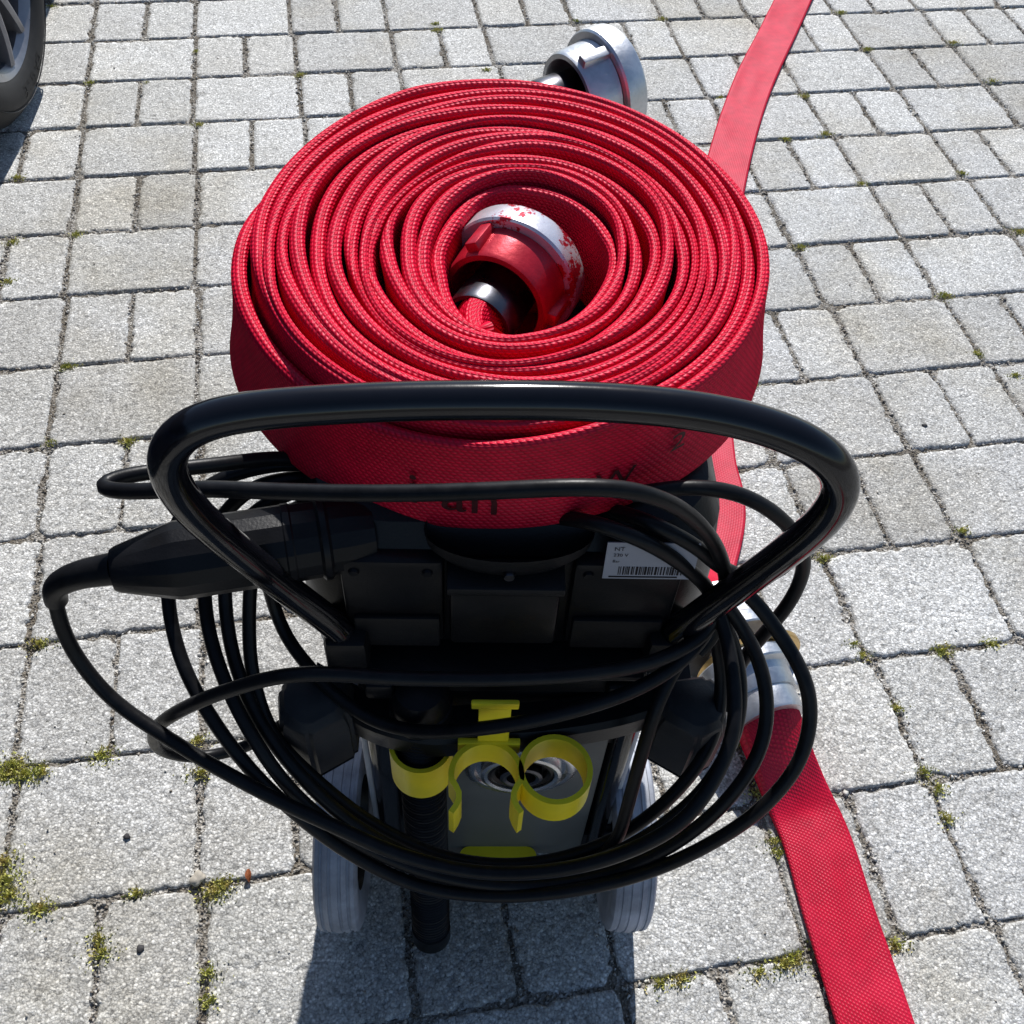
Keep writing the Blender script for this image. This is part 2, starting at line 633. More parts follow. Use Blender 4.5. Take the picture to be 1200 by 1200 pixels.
def vnoise(x, y, seed=0):
    xi, yi = np.floor(x).astype(np.int64), np.floor(y).astype(np.int64)
    fx, fy = x - xi, y - yi
    fx, fy = fx * fx * (3 - 2 * fx), fy * fy * (3 - 2 * fy)

    def hsh(a, b):
        return _tab[((a * 73856093) ^ (b * 19349663) ^ (seed * 83492791)) & 0xffff]
    return (hsh(xi, yi) * (1 - fx) + hsh(xi + 1, yi) * fx) * (1 - fy) + (hsh(xi, yi + 1) * (1 - fx) + hsh(xi + 1, yi + 1) * fx) * fy


# ================================================================== THE PAVED YARD
cy_, sy_ = math.cos(YAW), math.sin(YAW)


def row_to_world(u, v):
    u, v = np.asarray(u) * ROWM, np.asarray(v) * ROWM
    return cy_ * u + sy_ * v, -sy_ * u + cy_ * v


def project(x, y, z=0.0):
    p = Vector((x, y, z - CAMH))
    f, u_ = p.dot(fwd), p.dot(upv)
    if f < .05:
        return None
    a, b_ = p.x / f, u_ / f
    a, b_ = cr * a + sr * b_, -sr * a + cr * b_
    return 600 + FPX * a, 600 - FPX * b_


bed_z = -0.0038
bm = bmesh.new()
s_ = 60
vsb = [bm.verts.new((x, y, bed_z)) for x, y in ((-s_, -s_), (s_, -s_), (s_, s_), (-s_, s_))]
bm.faces.new(vsb)
paving = link('paved_yard', bm_mesh('paved_yard', bm), 'sand')
tag(paving, 'yard paved with grey rectangular concrete blocks in long rows', None, kind='structure')

V0 = 13.44325835
rng = random.Random(11)


def paver_patch(u0, u1, v0, v1, res, seed):
    """ragged, worn block top as a height field; coordinates in metres in the row frame"""
    a0, a1, b0, b1 = u0 * ROWM, u1 * ROWM, v0 * ROWM, v1 * ROWM
    nx = max(6, int((a1 - a0) / res))
    ny = max(6, int((b1 - b0) / res))
    X, Y = np.meshgrid(np.linspace(a0, a1, nx), np.linspace(b0, b1, ny), indexing='ij')
    rs = np.random.RandomState(seed)
    gu, gv = .0016 + rs.rand(2) * .0026, .0006 + rs.rand(2) * .0014
    ex0, ex1, ey0, ey1 = a0 + gu[0], a1 - gu[1], b0 + gv[0], b1 - gv[1]
    cxx, cyy = (ex0 + ex1) / 2, (ey0 + ey1) / 2
    hx, hy = (ex1 - ex0) / 2, (ey1 - ey0) / 2
    rad = .009 + rs.rand() * .013
    tw = (rs.rand() - .5) * .02
    Xr, Yr = X - cxx + (Y - cyy) * tw, Y - cyy - (X - cxx) * tw
    qx, qy = np.abs(Xr) - (hx - rad), np.abs(Yr) - (hy - rad)
    d = rad - (np.hypot(np.maximum(qx, 0), np.maximum(qy, 0)) + np.minimum(np.maximum(qx, qy), 0))
    n1 = vnoise(X / .021, Y / .021, seed) - .5
    n2 = vnoise(X / .0075, Y / .0075, seed + 5) - .5
    n3 = vnoise(X / .0042, Y / .0042, seed + 9) - .5
    n0 = vnoise(X / .06, Y / .06, seed + 21) - .5
    dd = d + n0 * .005 + n1 * .0055 + n2 * .0055 + n3 * .003
    e = .0058
    t = np.clip(dd / e, 0, 1)
    z = -(1 - np.sqrt(1 - (1 - t) ** 2)) * .0040
    z = np.where(dd < 0, -.0040 - np.minimum(-dd * 4, .006), z)
    n4 = vnoise(X / .0055, Y / .0055, seed + 14) - .5
    z = z + n2 * .0007 + n3 * .0009 - np.maximum(n4 - .24, 0) * .008 + (vnoise(X / .05, Y / .05, seed + 3) - .5) * .0014
    z = z + (rs.rand() - .5) * .0016 + (X - cxx) * (rs.rand() - .5) * .02 + (Y - cyy) * (rs.rand() - .5) * .016
    border = np.zeros_like(z, bool)
    border[[0, -1], :] = True
    border[:, [0, -1]] = True
    z = np.where(border, -.016, z)
    wx = cy_ * X + sy_ * Y
    wy = -sy_ * X + cy_ * Y
    cw = (cy_ * cxx + sy_ * cyy, -sy_ * cxx + cy_ * cyy)
    V = np.stack([wx - cw[0], wy - cw[1], z], -1).reshape(-1, 3)
    return V, grid_faces(nx, ny), cw


joints = []          # (u0,v0,u1,v1) joint centre lines near the camera, for grit and moss
far_V, far_F, far_n = [], [], 0
count = 0
for k in range(-26, 27):
    vt, vb = V0 - k + 1, V0 - k
    wob = 0.0
    for n in range(-20, 26):
        ua = -2.93 + 0.030 * k + 1.257 * n
        jit = lambda q: (math.sin(q * 12.9898 + k * 78.233) * 43758.5453) % 1.0 - .5
        uA, uB = ua + jit(n) * .035, ua + 1.257 + jit(n + 1) * .035
        long_ = (k % 2 == 1) == (n % 2 == 0)
        spans = [(uA, uB)] if long_ else [(uA, (uA + uB) / 2 + jit(n + .37) * .03), ((uA + uB) / 2 + jit(n + .37) * .03, uB)]
        for (p, q) in spans:
            wx, wy = row_to_world((p + q) / 2, (vt + vb) / 2)
            pr = project(float(wx), float(wy))
            near = pr is not None and -130 < pr[0] < 1330 and -90 < pr[1] < 1330 and wy > .02
            if near and count < 300:
                res = .0026 if wy < .95 else (.0038 if wy < 1.5 else .0052)
                V, F, cw = paver_patch(p, q, vb, vt, res, (k * 131 + n * 17 + int(p * 7)) % 9973)
                me = fast_mesh('paver', V, F, smooth=True)
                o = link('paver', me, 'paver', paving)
                o.location = (cw[0], cw[1], 0)
                count += 1
                joints.append((p, vb, q, vb))
                joints.append((p, vb, p, vt))
            elif math.hypot(wx, wy - .8) < 7.5:
                g = .02
                t = .05
                uu = np.array([p + g, q - g, q - g, p + g, p + g + t, q - g - t, q - g - t, p + g + t])
                vv = np.array([vb + g, vb + g, vt - g, vt - g, vb + g + t, vb + g + t, vt - g - t, vt - g - t])
                zz = np.array([-.012] * 4 + [0.0] * 4)
                X, Y = row_to_world(uu, vv)
                far_V.append(np.stack([X, Y, zz], 1))
                far_F.append(np.array([[4, 5, 6, 7], [0, 1, 5, 4], [1, 2, 6, 5], [2, 3, 7, 6], [3, 0, 4, 7]]) + far_n)
                far_n += 8
me = fast_mesh('surrounding_pavers', np.vstack(far_V), np.vstack(far_F))
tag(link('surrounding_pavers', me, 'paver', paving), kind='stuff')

# grit in the joints
rs = np.random.RandomState(3)
octV = np.array([[1, 0, 0], [-1, 0, 0], [0, 1, 0], [0, -1, 0], [0, 0, 1], [0, 0, -1]], float)
octF = np.array([[0, 2, 4], [2, 1, 4], [1, 3, 4], [3, 0, 4], [2, 0, 5], [1, 2, 5], [3, 1, 5], [0, 3, 5]])
GV, GF = [], []
ng = 0


def scatter_stones(pts, sizes):
    global ng
    for (x, y, z), s in zip(pts, sizes):
        q = octV * s * (0.6 + 0.8 * rs.rand(3)) * np.array([1, 1, .75]) + rs.randn(6, 3) * s * .22
        a = rs.rand() * 6.28
        c, s2 = math.cos(a), math.sin(a)
        q = np.stack([q[:, 0] * c - q[:, 1] * s2, q[:, 0] * s2 + q[:, 1] * c, q[:, 2]], 1)
        GV.append(q + np.array([x, y, z]))
        GF.append(octF + ng)
        ng += 6


for (u0, v0, u1, v1) in joints:
    L = math.hypot(u1 - u0, v1 - v0) * ROWM
    vert = abs(u1 - u0) < abs(v1 - v0)
    m_ = int(L * (620 if vert else 230))
    t = rs.rand(m_)
    off = rs.randn(m_) * (.026 if vert else .014)
    uu = u0 + (u1 - u0) * t + (off if vert else 0)
    vv = v0 + (v1 - v0) * t + (0 if vert else off)
    X, Y = row_to_world(uu, vv)
    sz = .0007 + rs.rand(m_) ** 3 * .0024
    scatter_stones(np.stack([X, Y, bed_z + .001 + rs.rand(m_) * .002], 1), sz)
# a few crumbs on top of the blocks
for _ in range(420):
    px, py = rs.rand() * 1300 - 50, rs.rand() * 1300 - 50
    p = onz(px, py, 0)
    scatter_stones([(p.x, p.y, .0006)], [.0005 + rs.rand() ** 3 * .0018])
tag(link('joint_grit', fast_mesh('joint_grit', np.vstack(GV), np.vstack(GF)), 'grit'),
    'loose sand and grit lying in the joints of the paving', 'grit', kind='stuff')

# moss and tiny weeds at the joints
moss_px = [(78, 430, 1.1), (150, 518, 1.2), (60, 518, .6), (120, 885, 1.6), (14, 897, 2.0), (30, 908, 1.8), (5, 910, 2), (48, 905, 1.3), (232, 868, 1.1), (236, 905, 1.7),
           (250, 1046, 2.0), (262, 1036, 1.3), (6, 1030, 2.0), (10, 1050, 2.0), (45, 1066, 1.8), (5, 1010, 1.6), (118, 1118, 1.5), (117, 1100, 1.0), (160, 1047, .8), (244, 1140, 1.2), (243, 1175, 1.2),
           (965, 655, 1.2), (1105, 763, 1.4), (1162, 754, .9), (870, 448, 1.4), (880, 452, 1.2), (1017, 58, 1.1), (1117, 50, 1.2), (1163, 95, 1.1), (943, 113, 1.2), (920, 163, .9),
           (967, 157, 1.1), (1107, 347, 1.2), (1195, 272, 1.3), (985, 15, 1.1), (937, 290, .9), (920, 1130, 1.8), (932, 1124, 1.6), (890, 1140, 1.3), (1048, 1108, 1.5), (888, 928, 1.1), (910, 985, 1.1), (913, 1000, 1.1),
           (1050, 830, .8), (1110, 960, 1.0), (1100, 925, 1.0), (512, 35, 1.0), (570, 82, .9), (510, 28, .7), (105, 97, .8), (60, 8, .9), (233, 146, .8), (352, 88, .9), (172, 97, .6), (90, 275, .9), (15, 284, 1.1),
           (20, 208, 1.0), (45, 755, 1.4), (1128, 622, 1.0), (800, 1148, 1.2), (775, 1152, 1.0), (1083, 905, .9), (1145, 415, 1.0), (1190, 440, .6), (676, 24, .8), (776, 22, .8), (1128, 203, .8), (1010, 215, .8), (845, 115, .6),
           (230, 60, .5), (10, 330, .9), (1000, 755, .6), (1010, 768, .8), (870, 870, .8)]
MV, MF = [], []
nm = 0
for (px, py, sc) in moss_px:
    c = onz(px, py, 0)
    R0 = .0105 * sc ** .5
    for _ in range(int(105 * sc)):
        a, r = rs.rand() * 6.28, abs(rs.randn()) * R0 * .72
        # clumps lie along the joints
        bx, by = row_to_world(r / ROWM * math.cos(a) * 1.3, r / ROWM * math.sin(a) * .9)
        base = np.array([c.x + float(bx), c.y + float(by), bed_z + .002])
        h = (.0022 + rs.rand() * .0045) * (1.1 - min(1, r / (R0 * 2.0)) * .7) * (1 + .25 * (sc - 1))
        d = rs.randn(3) * np.array([.55, .55, .2]) + np.array([0, 0, 1.0])
        d /= np.linalg.norm(d)
        s = np.cross(d, rs.randn(3))
        s /= np.linalg.norm(s)
        w = .0007 + rs.rand() * .0008
        tip = base + d * (h * .8 + .002)
        mid = base + d * (h * .5 + .001)
        MV.append(np.array([base - s * w * .6, mid - s * w, tip, mid + s * w]))
        MF.append(np.array([[0, 1, 2, 3]]) + nm)
        nm += 4
tag(link('joint_moss', fast_mesh('joint_moss', np.vstack(MV), np.vstack(MF)), 'moss'),
    'yellow green moss growing in the joints between the pavers', 'moss', kind='stuff')


def pebble(name, px, py, r, mat, label, cat, flat=.65, seed=1):
    bm = bmesh.new()
    bmesh.ops.create_icosphere(bm, subdivisions=3, radius=1.0)
    for v in bm.verts:
        n_ = float(vnoise(np.array(v.co.x * 1.7 + seed * 5), np.array(v.co.y * 1.7 + v.co.z * 1.3), seed)) - .5
        v.co = v.co * (1 + n_ * .5)
        v.co = Vector((v.co.x * r * 1.15, v.co.y * r, v.co.z * r * flat))
    o = link(name, bm_mesh(name, bm, R(180)), mat)
    p = onz(px, py, 0)
    o.location = (p.x, p.y, r * flat * .55)
    o.rotation_euler = (0, 0, seed)
    return tag(o, label, cat)


pebble('pebble', 232, 1031, .0075, 'stone', 'rounded pale beige pebble in the joint beside green moss, lower left', 'pebble')
pebble('stone_chip', 149, 981, .0034, 'dark_stone', 'small black stone chip on a big paver, upper of two at lower left', 'stone chip', seed=3)
pebble('stone_chip', 165, 1112, .0042, 'dark_stone', 'small black stone chip on the paver nearest the lower left corner', 'stone chip', seed=4)
pebble('stone_chip', 1083, 499, .0036, 'dark_stone', 'small dark stone chip on a brownish paver right of the black handle', 'stone chip', seed=6)
# dry leaf
lf = onz(292, 1027, 0)
bm = bmesh.new()
lw = [0, .0028, .0035, .0025, .0006]
prev = None
for i, w in enumerate(lw):
    y = -.008 + i * .004
    z = .0035 + .002 * math.sin(i * 1.1)
    row = [bm.verts.new((x, y, z + abs(x) * .9)) for x in (-w - .0002, 0, w + .0002)]
    if prev:
        for j in range(2):
            bm.faces.new([prev[j], prev[j + 1], row[j + 1], row[j]])
    prev = row
bmesh.ops.solidify(bm, geom=bm.faces[:], thickness=.0004)
o = link('dry_leaf', bm_mesh('dry_leaf', bm), 'leaf')
o.location = (lf.x, lf.y, 0.0)
o.rotation_euler = (0, 0, .3)
tag(o, 'tiny curled reddish brown leaf in a paving joint left of the grey wheel', 'leaf')


# ================================================================== WET AND DRY VACUUM
MO = Vector((0.002, .42, 0))
MYAW = R(4.0)
vac = empty('vacuum_cleaner', MO, MYAW)
tag(vac, 'black and grey wheeled wet vacuum seen from behind, carrying the hose roll', 'vacuum cleaner')
Minv = (Matrix.Translation(MO) @ Matrix.Rotation(MYAW, 4, 'Z')).inverted()


def loc(p):
    return Minv @ Vector(p)


def rrect(cx, cy, hx, hy, r, n=8):
    out = []
    for (sx, sy, a0) in ((1, 1, 0), (-1, 1, 90), (-1, -1, 180), (1, -1, 270)):
        for i in range(n + 1):
            a = R(a0 + 90 * i / n)
            out.append((cx + sx * (hx - r) + r * math.cos(a), cy + sy * (hy - r) + r * math.sin(a)))
    return out


def loft(name, secs, mat, parent, ang=R(30), cap0=True, cap1=True):
    bm = bmesh.new()
    rings = []
    for (z, cx, cy, hx, hy, r) in secs:
        rings.append([bm.verts.new((x, y, z)) for x, y in rrect(cx, cy, hx, hy, r)])
    n = len(rings[0])
    for a, b_ in zip(rings[:-1], rings[1:]):
        for i in range(n):
            j = (i + 1) % n
            bm.faces.new([a[i], a[j], b_[j], b_[i]])
    if cap0:
        bm.faces.new(rings[0][::-1])
    if cap1:
        bm.faces.new(rings[-1])
    return link(name, bm_mesh(name, bm, ang), mat, parent)


# container, chassis, head
loft('container', [(.085, 0, .185, .100, .155, .04), (.09, 0, .185, .106, .163, .045), (.195, 0, .18, .112, .168, .05), (.212, 0, .18, .127, .170, .05), (.26, 0, .178, .134, .172, .052), (.40, 0, .175, .150, .175, .055), (.412, 0, .175, .156, .181, .057), (.428, 0, .175, .156, .181, .057), (.432, 0, .175, .150, .176, .055)], 'grey', vac)
loft('chassis', [(.045, 0, .17, .10, .17, .03), (.05, 0, .17, .106, .176, .035), (.078, 0, .17, .106, .176, .035), (.083, 0, .17, .10, .17, .03)], 'black_matt', vac)
head = loft('motor_head', [(.434, 0, .175, .146, .172, .05), (.438, 0, .175, .153, .179, .055), (.47, 0, .172, .158, .184, .055), (.53, 0, .172, .156, .184, .055), (.585, 0, .172, .150, .182, .055), (.604, 0, .175, .140, .172, .055), (.613, 0, .18, .12, .15, .05), (.6145, 0, .18, .10, .13, .045)], 'black', vac)
for sx in (-1, 1):
    bm = bmesh.new()
    add_box(bm, (sx * .160 - .006, .13, .385), (sx * .160 + .006, .20, .475), .004)
    link('latch', bm_mesh('latch', bm, R(40)), 'grey', vac)
# rear of the head: side panels, bowl, catch, ledge
box('side_panel', (-.118, -.020, .487), (-.047, -.004, .588), 'black', head, .004)
box('side_panel', (.042, -.020, .487), (.118, -.004, .588), 'black', head, .004)
box('side_panel', (-.112, -.0245, .487), (-.05, -.018, .525), 'black_matt', head, .002)
box('side_panel', (.046, -.0245, .487), (.112, -.018, .525), 'black_matt', head, .002)
bm = bmesh.new()
fr = Matrix.Translation((-.003, -.004, .606)) @ Matrix.Diagonal((.90, .42, .62, 1)).to_4x4()
lathe_bm(bm, [(.064, .0), (.062, -.018), (.052, -.036), (.03, -.047), (0, -.05)], 32, fr)
link('grip_bowl', bm_mesh('grip_bowl', bm, R(60)), 'black_matt', head)
cat = box('catch', (-.043, -.030, .500), (.034, -.004, .574), 'black', head, .004)
box('catch_lip', (-.045, -.036, .572), (.036, -.002, .581), 'black_matt', cat, .0025)
lathe('screw', [(0, .004), (.0035, .004), (.0042, .002), (.0042, 0)], 'steel', cat, axis_frame((-.003, -.0285, .590), (0, -1, 0)), 16)
for x in (-.108, -.058, .052, .108):
    for z in (.578,):
        lathe('screw', [(0, .0022), (.003, .0025), (.0038, .001), (.0038, 0)], 'black', head, axis_frame((x, -.0198, z), (0, -1, 0)), 12)
box('ledge', (-.108, -.044, .470), (.104, -.002, .4775), 'black', vac, .003)
box('shelf', (-.112, -.038, .440), (.108, .004, .4695), 'black_matt', vac, .005)
for x in (-.096, .088):
    box('ledge_stud', (x - .011, -.048, .446), (x + .011, -.036, .466), 'black', vac, .004)
# lower rear: pillars, panel, inlet, tab
panel = box('rear_panel', (-.052, -.032, .070), (.094, .012, .395), 'charcoal', vac, .005)
box('rear_cover', (-.116, -.028, .33), (.116, -.004, .4395), 'black_matt', vac, .004)
box('pillar', (-.114, -.036, .060), (-.084, .012, .392), 'black_paint', vac, .008, 3)
box('pillar', (.0975, -.036, .060), (.114, .012, .392), 'black_paint', vac, .006, 3)
box('corner_trim', (-.1235, -.012, .06), (-.1175, .010, .40), 'grey', vac, .002)
box('corner_trim', (.1195, -.012, .06), (.1255, .010, .40), 'grey', vac, .002)
frI = axis_frame((.020, -.032, .292), (0, -1, 0))
inlet = lathe('inlet', [(.050, -.002), (.050, .003), (.047, .005), (.042, .005), (.040, .002), (.036, .002), (.036, .009), (.033, .010), (.030, .009), (.030, -.0015), (0, -.0015)], 'alu', vac, frI, 56)
lathe('inlet_seal', [(.0295, .007), (.0265, .008), (.0235, .006), (.0235, .0), (0, .0)], 'black', inlet, frI, 48)
lathe('inlet_core', [(.019, .001), (.019, .011), (.016, .012), (.013, .011), (.013, .002), (0, .002)], 'steel', inlet, frI, 40)
# floor tab
bm = bmesh.new()
for (x, y) in rrect(.006, -.052, .040, .020, .010):
    bm.verts.new((x, y, .088))
f = bm.faces.new(bm.verts[:])
r_ = bmesh.ops.extrude_face_region(bm, geom=[f])
for v in r_['geom']:
    if isinstance(v, bmesh.types.BMVert):
        v.co.z += .007
link('floor_tab', bm_mesh('floor_tab', bm, R(40)), 'yellow', vac)

# crossbar with the two cable hooks
pathb = catmull([(-.150, -.016, .412), (-.10, -.044, .410), (-.055, -.054, .410), (-.03, -.052, .410), (.03, -.048, .410), (.10, -.036, .414), (.150, -.016, .416)], .01)
bm = bmesh.new()
prev = None
for p in pathb:
    row = [bm.verts.new((p[0], p[1] + dy, p[2] + dz)) for dy, dz in ((-.015, -.015), (-.018, -.011), (-.018, .010), (-.014, .015), (.012, .015), (.014, .0), (.012, -.015))]
    if prev:
        for i in range(7):
            j = (i + 1) % 7
            bm.faces.new([prev[i], prev[j], row[j], row[i]])
    else:
        bm.faces.new(row)
    prev = row
bm.faces.new(prev[::-1])
bar = link('crossbar', bm_mesh('crossbar', bm, R(35)), 'black', vac)
for sx in (-1, 1):
    bm = bmesh.new()
    # stout block with chamfered outer corner and a domed top
    pts = [(.114, -.020), (.114, -.058), (.148, -.080), (.176, -.066), (.182, -.030), (.165, -.012)]
    if sx < 0:
        pts = [(-x, y) for x, y in pts][::-1]
    cxh = sum(p[0] for p in pts) / 6
    cyh = sum(p[1] for p in pts) / 6
    pts = [(cxh + (x - cxh) * .9, cyh + (y - cyh) * .9) for x, y in pts]
    rings = []
    for z, s in ((.364, .94), (.367, 1.0), (.416, 1.0), (.430, .96), (.440, .84), (.445, .6)):
        rings.append([bm.verts.new((cxh + (x - cxh) * s, cyh + (y - cyh) * s, z)) for x, y in pts])
    for a, b_ in zip(rings[:-1], rings[1:]):
        for i in range(6):
            j = (i + 1) % 6
            bm.faces.new([a[i], a[j], b_[j], b_[i]])
    bm.faces.new(rings[0][::-1])
    bm.faces.new(rings[-1])
    bmesh.ops.bevel(bm, geom=[e for e in bm.edges], offset=.0035, segments=2, affect='EDGES')
    link('cable_hook', bm_mesh('cable_hook', bm, R(40)), 'hook', vac)

# yellow accessory clip
bm = bmesh.new()
add_box(bm, (-.0265, -.0705, .4760), (.0085, -.0665, .4850), .0012)
add_box(bm, (-.0210, -.0710, .4120), (.0030, -.0660, .4775), .0012)
stem = link('clip_stem', bm_mesh('clip_stem', bm, R(40)), 'yellow', vac)


def arc_wall(name, c, r, a0, a1, z0, z1, t, mat, parent, ext=0.0, n=40, flare=0.0):
    """upright band following an arc, with optional straight arms"""
    pts = []
    for i in range(n + 1):
        a = R(a0 + (a1 - a0) * i / n)
        pts.append((c[0] + r * math.cos(a), c[1] + r * math.sin(a), 0))
    if ext:
        p, q = pts[0], pts[-1]
        pre, post = [], []
        for k in range(5, 0, -1):
            f_ = k / 5
            pre.append((p[0] + flare * f_ * f_ - .006 * math.sin(f_ * 3.1), p[1] - ext * f_, f_))
        for k in range(1, 6):
            f_ = k / 5
            post.append((q[0] - flare * f_ * f_ + .006 * math.sin(f_ * 3.1), q[1] - ext * f_, f_))
        pts = pre + pts + post
    bm = bmesh.new()
    prev = None
    m_ = len(pts)
    closed = abs(abs(a1 - a0) - 360) < 1
    if closed:
        pts = pts[:-1]
        m_ = len(pts)
    rows = []
    for i, (x, y, drop) in enumerate(pts):
        if closed:
            x0, y0 = pts[(i - 1) % m_][:2]
            x1, y1 = pts[(i + 1) % m_][:2]
        else:
            x0, y0 = pts[max(0, i - 1)][:2]
            x1, y1 = pts[min(m_ - 1, i + 1)][:2]
        tx, ty = x1 - x0, y1 - y0
        l_ = math.hypot(tx, ty)
        nx_, ny_ = -ty / l_ * t / 2, tx / l_ * t / 2
        zl = z0 - .012 * drop
        zh = z1 - .004 * drop
        rows.append([bm.verts.new((x - nx_, y - ny_, zl)), bm.verts.new((x - nx_, y - ny_, zh)), bm.verts.new((x + nx_, y + ny_, zh)), bm.verts.new((x + nx_, y + ny_, zl))])
    for i in range(m_ if closed else m_ - 1):
        a, b_ = rows[i], rows[(i + 1) % m_]
        for k in range(4):
            l2 = (k + 1) % 4
            bm.faces.new([a[k], a[l2], b_[l2], b_[k]])
    if not closed:
        bm.faces.new(rows[0])
        bm.faces.new(rows[-1][::-1])
    return link(name, bm_mesh(name, bm, R(40)), mat, parent)


arc_wall('clip_ring', (.0385, -.0930), .0262, 0, 360, .393, .425, .0042, 'yellow', vac)
arc_wall('open_clip', (-.0140, -.0980), .0265, -8, 188, .395, .425, .0044, 'yellow', vac, ext=.024)
bm = bmesh.new()
add_box(bm, (-.036, -.0735, .408), (.012, -.068, .4255), .001)
add_box(bm, (.0115, -.104, .408), (.0140, -.090, .418), .0008)
link('clip_bridge', bm_mesh('clip_bridge', bm, R(40)), 'yellow', vac)
# drain hose with its yellow holder
hx0 = -.0655
dpath = catmull([(hx0, -.050, .43), (hx0, -.056, .36), (hx0 + .001, -.067, .25), (hx0 + .002, -.080, .14), (hx0 + .003, -.096, .05), (hx0 + .003, -.100, .022)], .0006)
sarc = np.concatenate([[0], np.cumsum(np.linalg.norm(np.diff(dpath, axis=0), axis=1))])
rr_ = .0180 + .0016 * np.cos(sarc / .0052 * 2 * np.pi)
rr_ = np.where(sarc > sarc[-1] - .022, .0202, rr_)
drain = link('drain_hose', tube_mesh('drain_hose', dpath, rr_, 28), 'black', vac)
arc_wall('hose_holder', (hx0, -.058), .0238, 0, 360, .345, .394, .0036, 'yellow', vac)
lathe('drain_cap', [(0, .026), (.010, .0255), (.018, .022), (.0225, .014), (.0235, .004), (.025, .003), (.025, -.012), (.0, -.012)], 'black', drain, Matrix.Translation((hx0, -.045, .436)), 40)
# wheels
for sx in (-1, 1):
    fw = axis_frame((sx * .145 - .008, -.018, .100), (sx, 0, 0)) @ Matrix.Diagonal((1, 1, .82, 1))
    wh = empty('wheel')
    wh.parent = vac
    prof = [(.058, -.022), (.085, -.0262), (.0925, -.0255), (.0965, -.0225)]
    for g in (-.016, -.006, .006, .016):
        prof += [(.0992 - abs(g) * .12, g - .0022), (.0978 - abs(g) * .12, g - .0016), (.0978 - abs(g) * .12, g + .0016), (.0992 - abs(g) * .12, g + .0022)]
    prof += [(.0965, .0225), (.0925, .0255), (.085, .0262), (.058, .022)]
    lathe('tyre', prof, 'tyre_grey', wh, fw, 64)
    lathe('rim', [(.0, -.012), (.02, -.012), (.024, -.006), (.058, -.008), (.060, -.022), (.060, .022), (.058, .008), (.024, .006), (.02, .020), (0, .020)], 'black', wh, fw, 48)
bm = bmesh.new()
lathe_bm(bm, [(0, -.128), (.009, -.128), (.009, .128), (0, .128)], 20, axis_frame((0, -.018, .1), (1, 0, 0)))
link('axle', bm_mesh('axle', bm, R(40)), 'steel', vac)
for sx in (-1, 1):
    box('axle_bracket', (sx * .098 - .008, -.030, .06), (sx * .098 + .008, .02, .12), 'black', vac, .004)
    cs = empty('caster')
    cs.parent = vac
    lathe('caster_wheel', [(0, -.012), (.022, -.012), (.032, -.010), (.035, -.005), (.035, .005), (.032, .010), (.022, .012), (0, .012)], 'tyre_grey', cs, axis_frame((sx * .09, .30, .035), (1, 0, 0)), 32)
    bm = bmesh.new()
    add_box(bm, (sx * .09 - .020, .285, .03), (sx * .09 - .014, .315, .068), .003)
    add_box(bm, (sx * .09 + .014, .285, .03), (sx * .09 + .020, .315, .068), .003)
    add_box(bm, (sx * .09 - .020, .283, .0665), (sx * .09 + .020, .317, .075), .003)
    link('caster_fork', bm_mesh('caster_fork', bm, R(40)), 'black', cs)

# push handle: one bent steel tube
hp = [(407, 750, .497), (395, 735, .515), (345, 697, .56), (300, 662, .605), (258, 628, .645), (222, 594, .685), (200, 563, .715), (193, 536, .737), (206, 511, .753), (240, 492, .762), (300, 481, .766), (370, 475, .768), (480, 470, .769), (590, 469, .770), (700, 471, .769), (800, 479, .767), (880, 494, .763), (940, 515, .757), (978, 543, .742), (987, 573, .720), (968, 607, .690), (930, 640, .650), (890, 670, .610), (845, 702, .565), (795, 738, .515), (781, 750, .497)]
hpath = catmull([tuple(loc(onz(*p))) for p in hp], .006)
for _ in range(6):
    hpath[1:-1] = (hpath[:-2] + 2 * hpath[1:-1] + hpath[2:]) / 4
handle = link('push_handle', tube_mesh('push_handle', hpath, .0106, 28), 'black_paint', vac)
for p in (hpath[0], hpath[-1]):
    box('handle_socket', (p[0] - .016, p[1] - .014, p[2] - .030), (p[0] + .016, p[1] + .045, p[2] + .014), 'black', vac, .006)

# type plate
stk = empty('type_plate')
stk.parent = vac
stk.location = (.092, -.0212, .597)
stk.rotation_euler = (R(90) - R(6), 0, 0)
bm = bmesh.new()
add_box(bm, (-.031, -.018, 0), (.031, .018, .0008), 0)
link('plate', bm_mesh('plate', bm), 'white', stk)
for s_t, x, y, sz in (('NT', -.026, .0105, .0052), ('230 V', -.026, .0048, .0042), ('Bar', -.026, -.0012, .0036)):
    text_obj('print', s_t, sz, lambda v, x=x, y=y: Vector((v.x + x, v.y + y, .0012)), 'ink', stk)
bm = bmesh.new()
rb = random.Random(4)
x = -.021
while x < .022:
    w = rb.choice([.0005, .0009, .0014])
    add_box(bm, (x, -.0135, .0007), (x + w, -.0055, .0012))
    x += w + rb.choice([.0005, .0008, .0012])
add_box(bm, (-.027, -.0163, .0007), (.02, -.0152, .0012))
link('barcode', bm_mesh('barcode', bm), 'ink', stk)

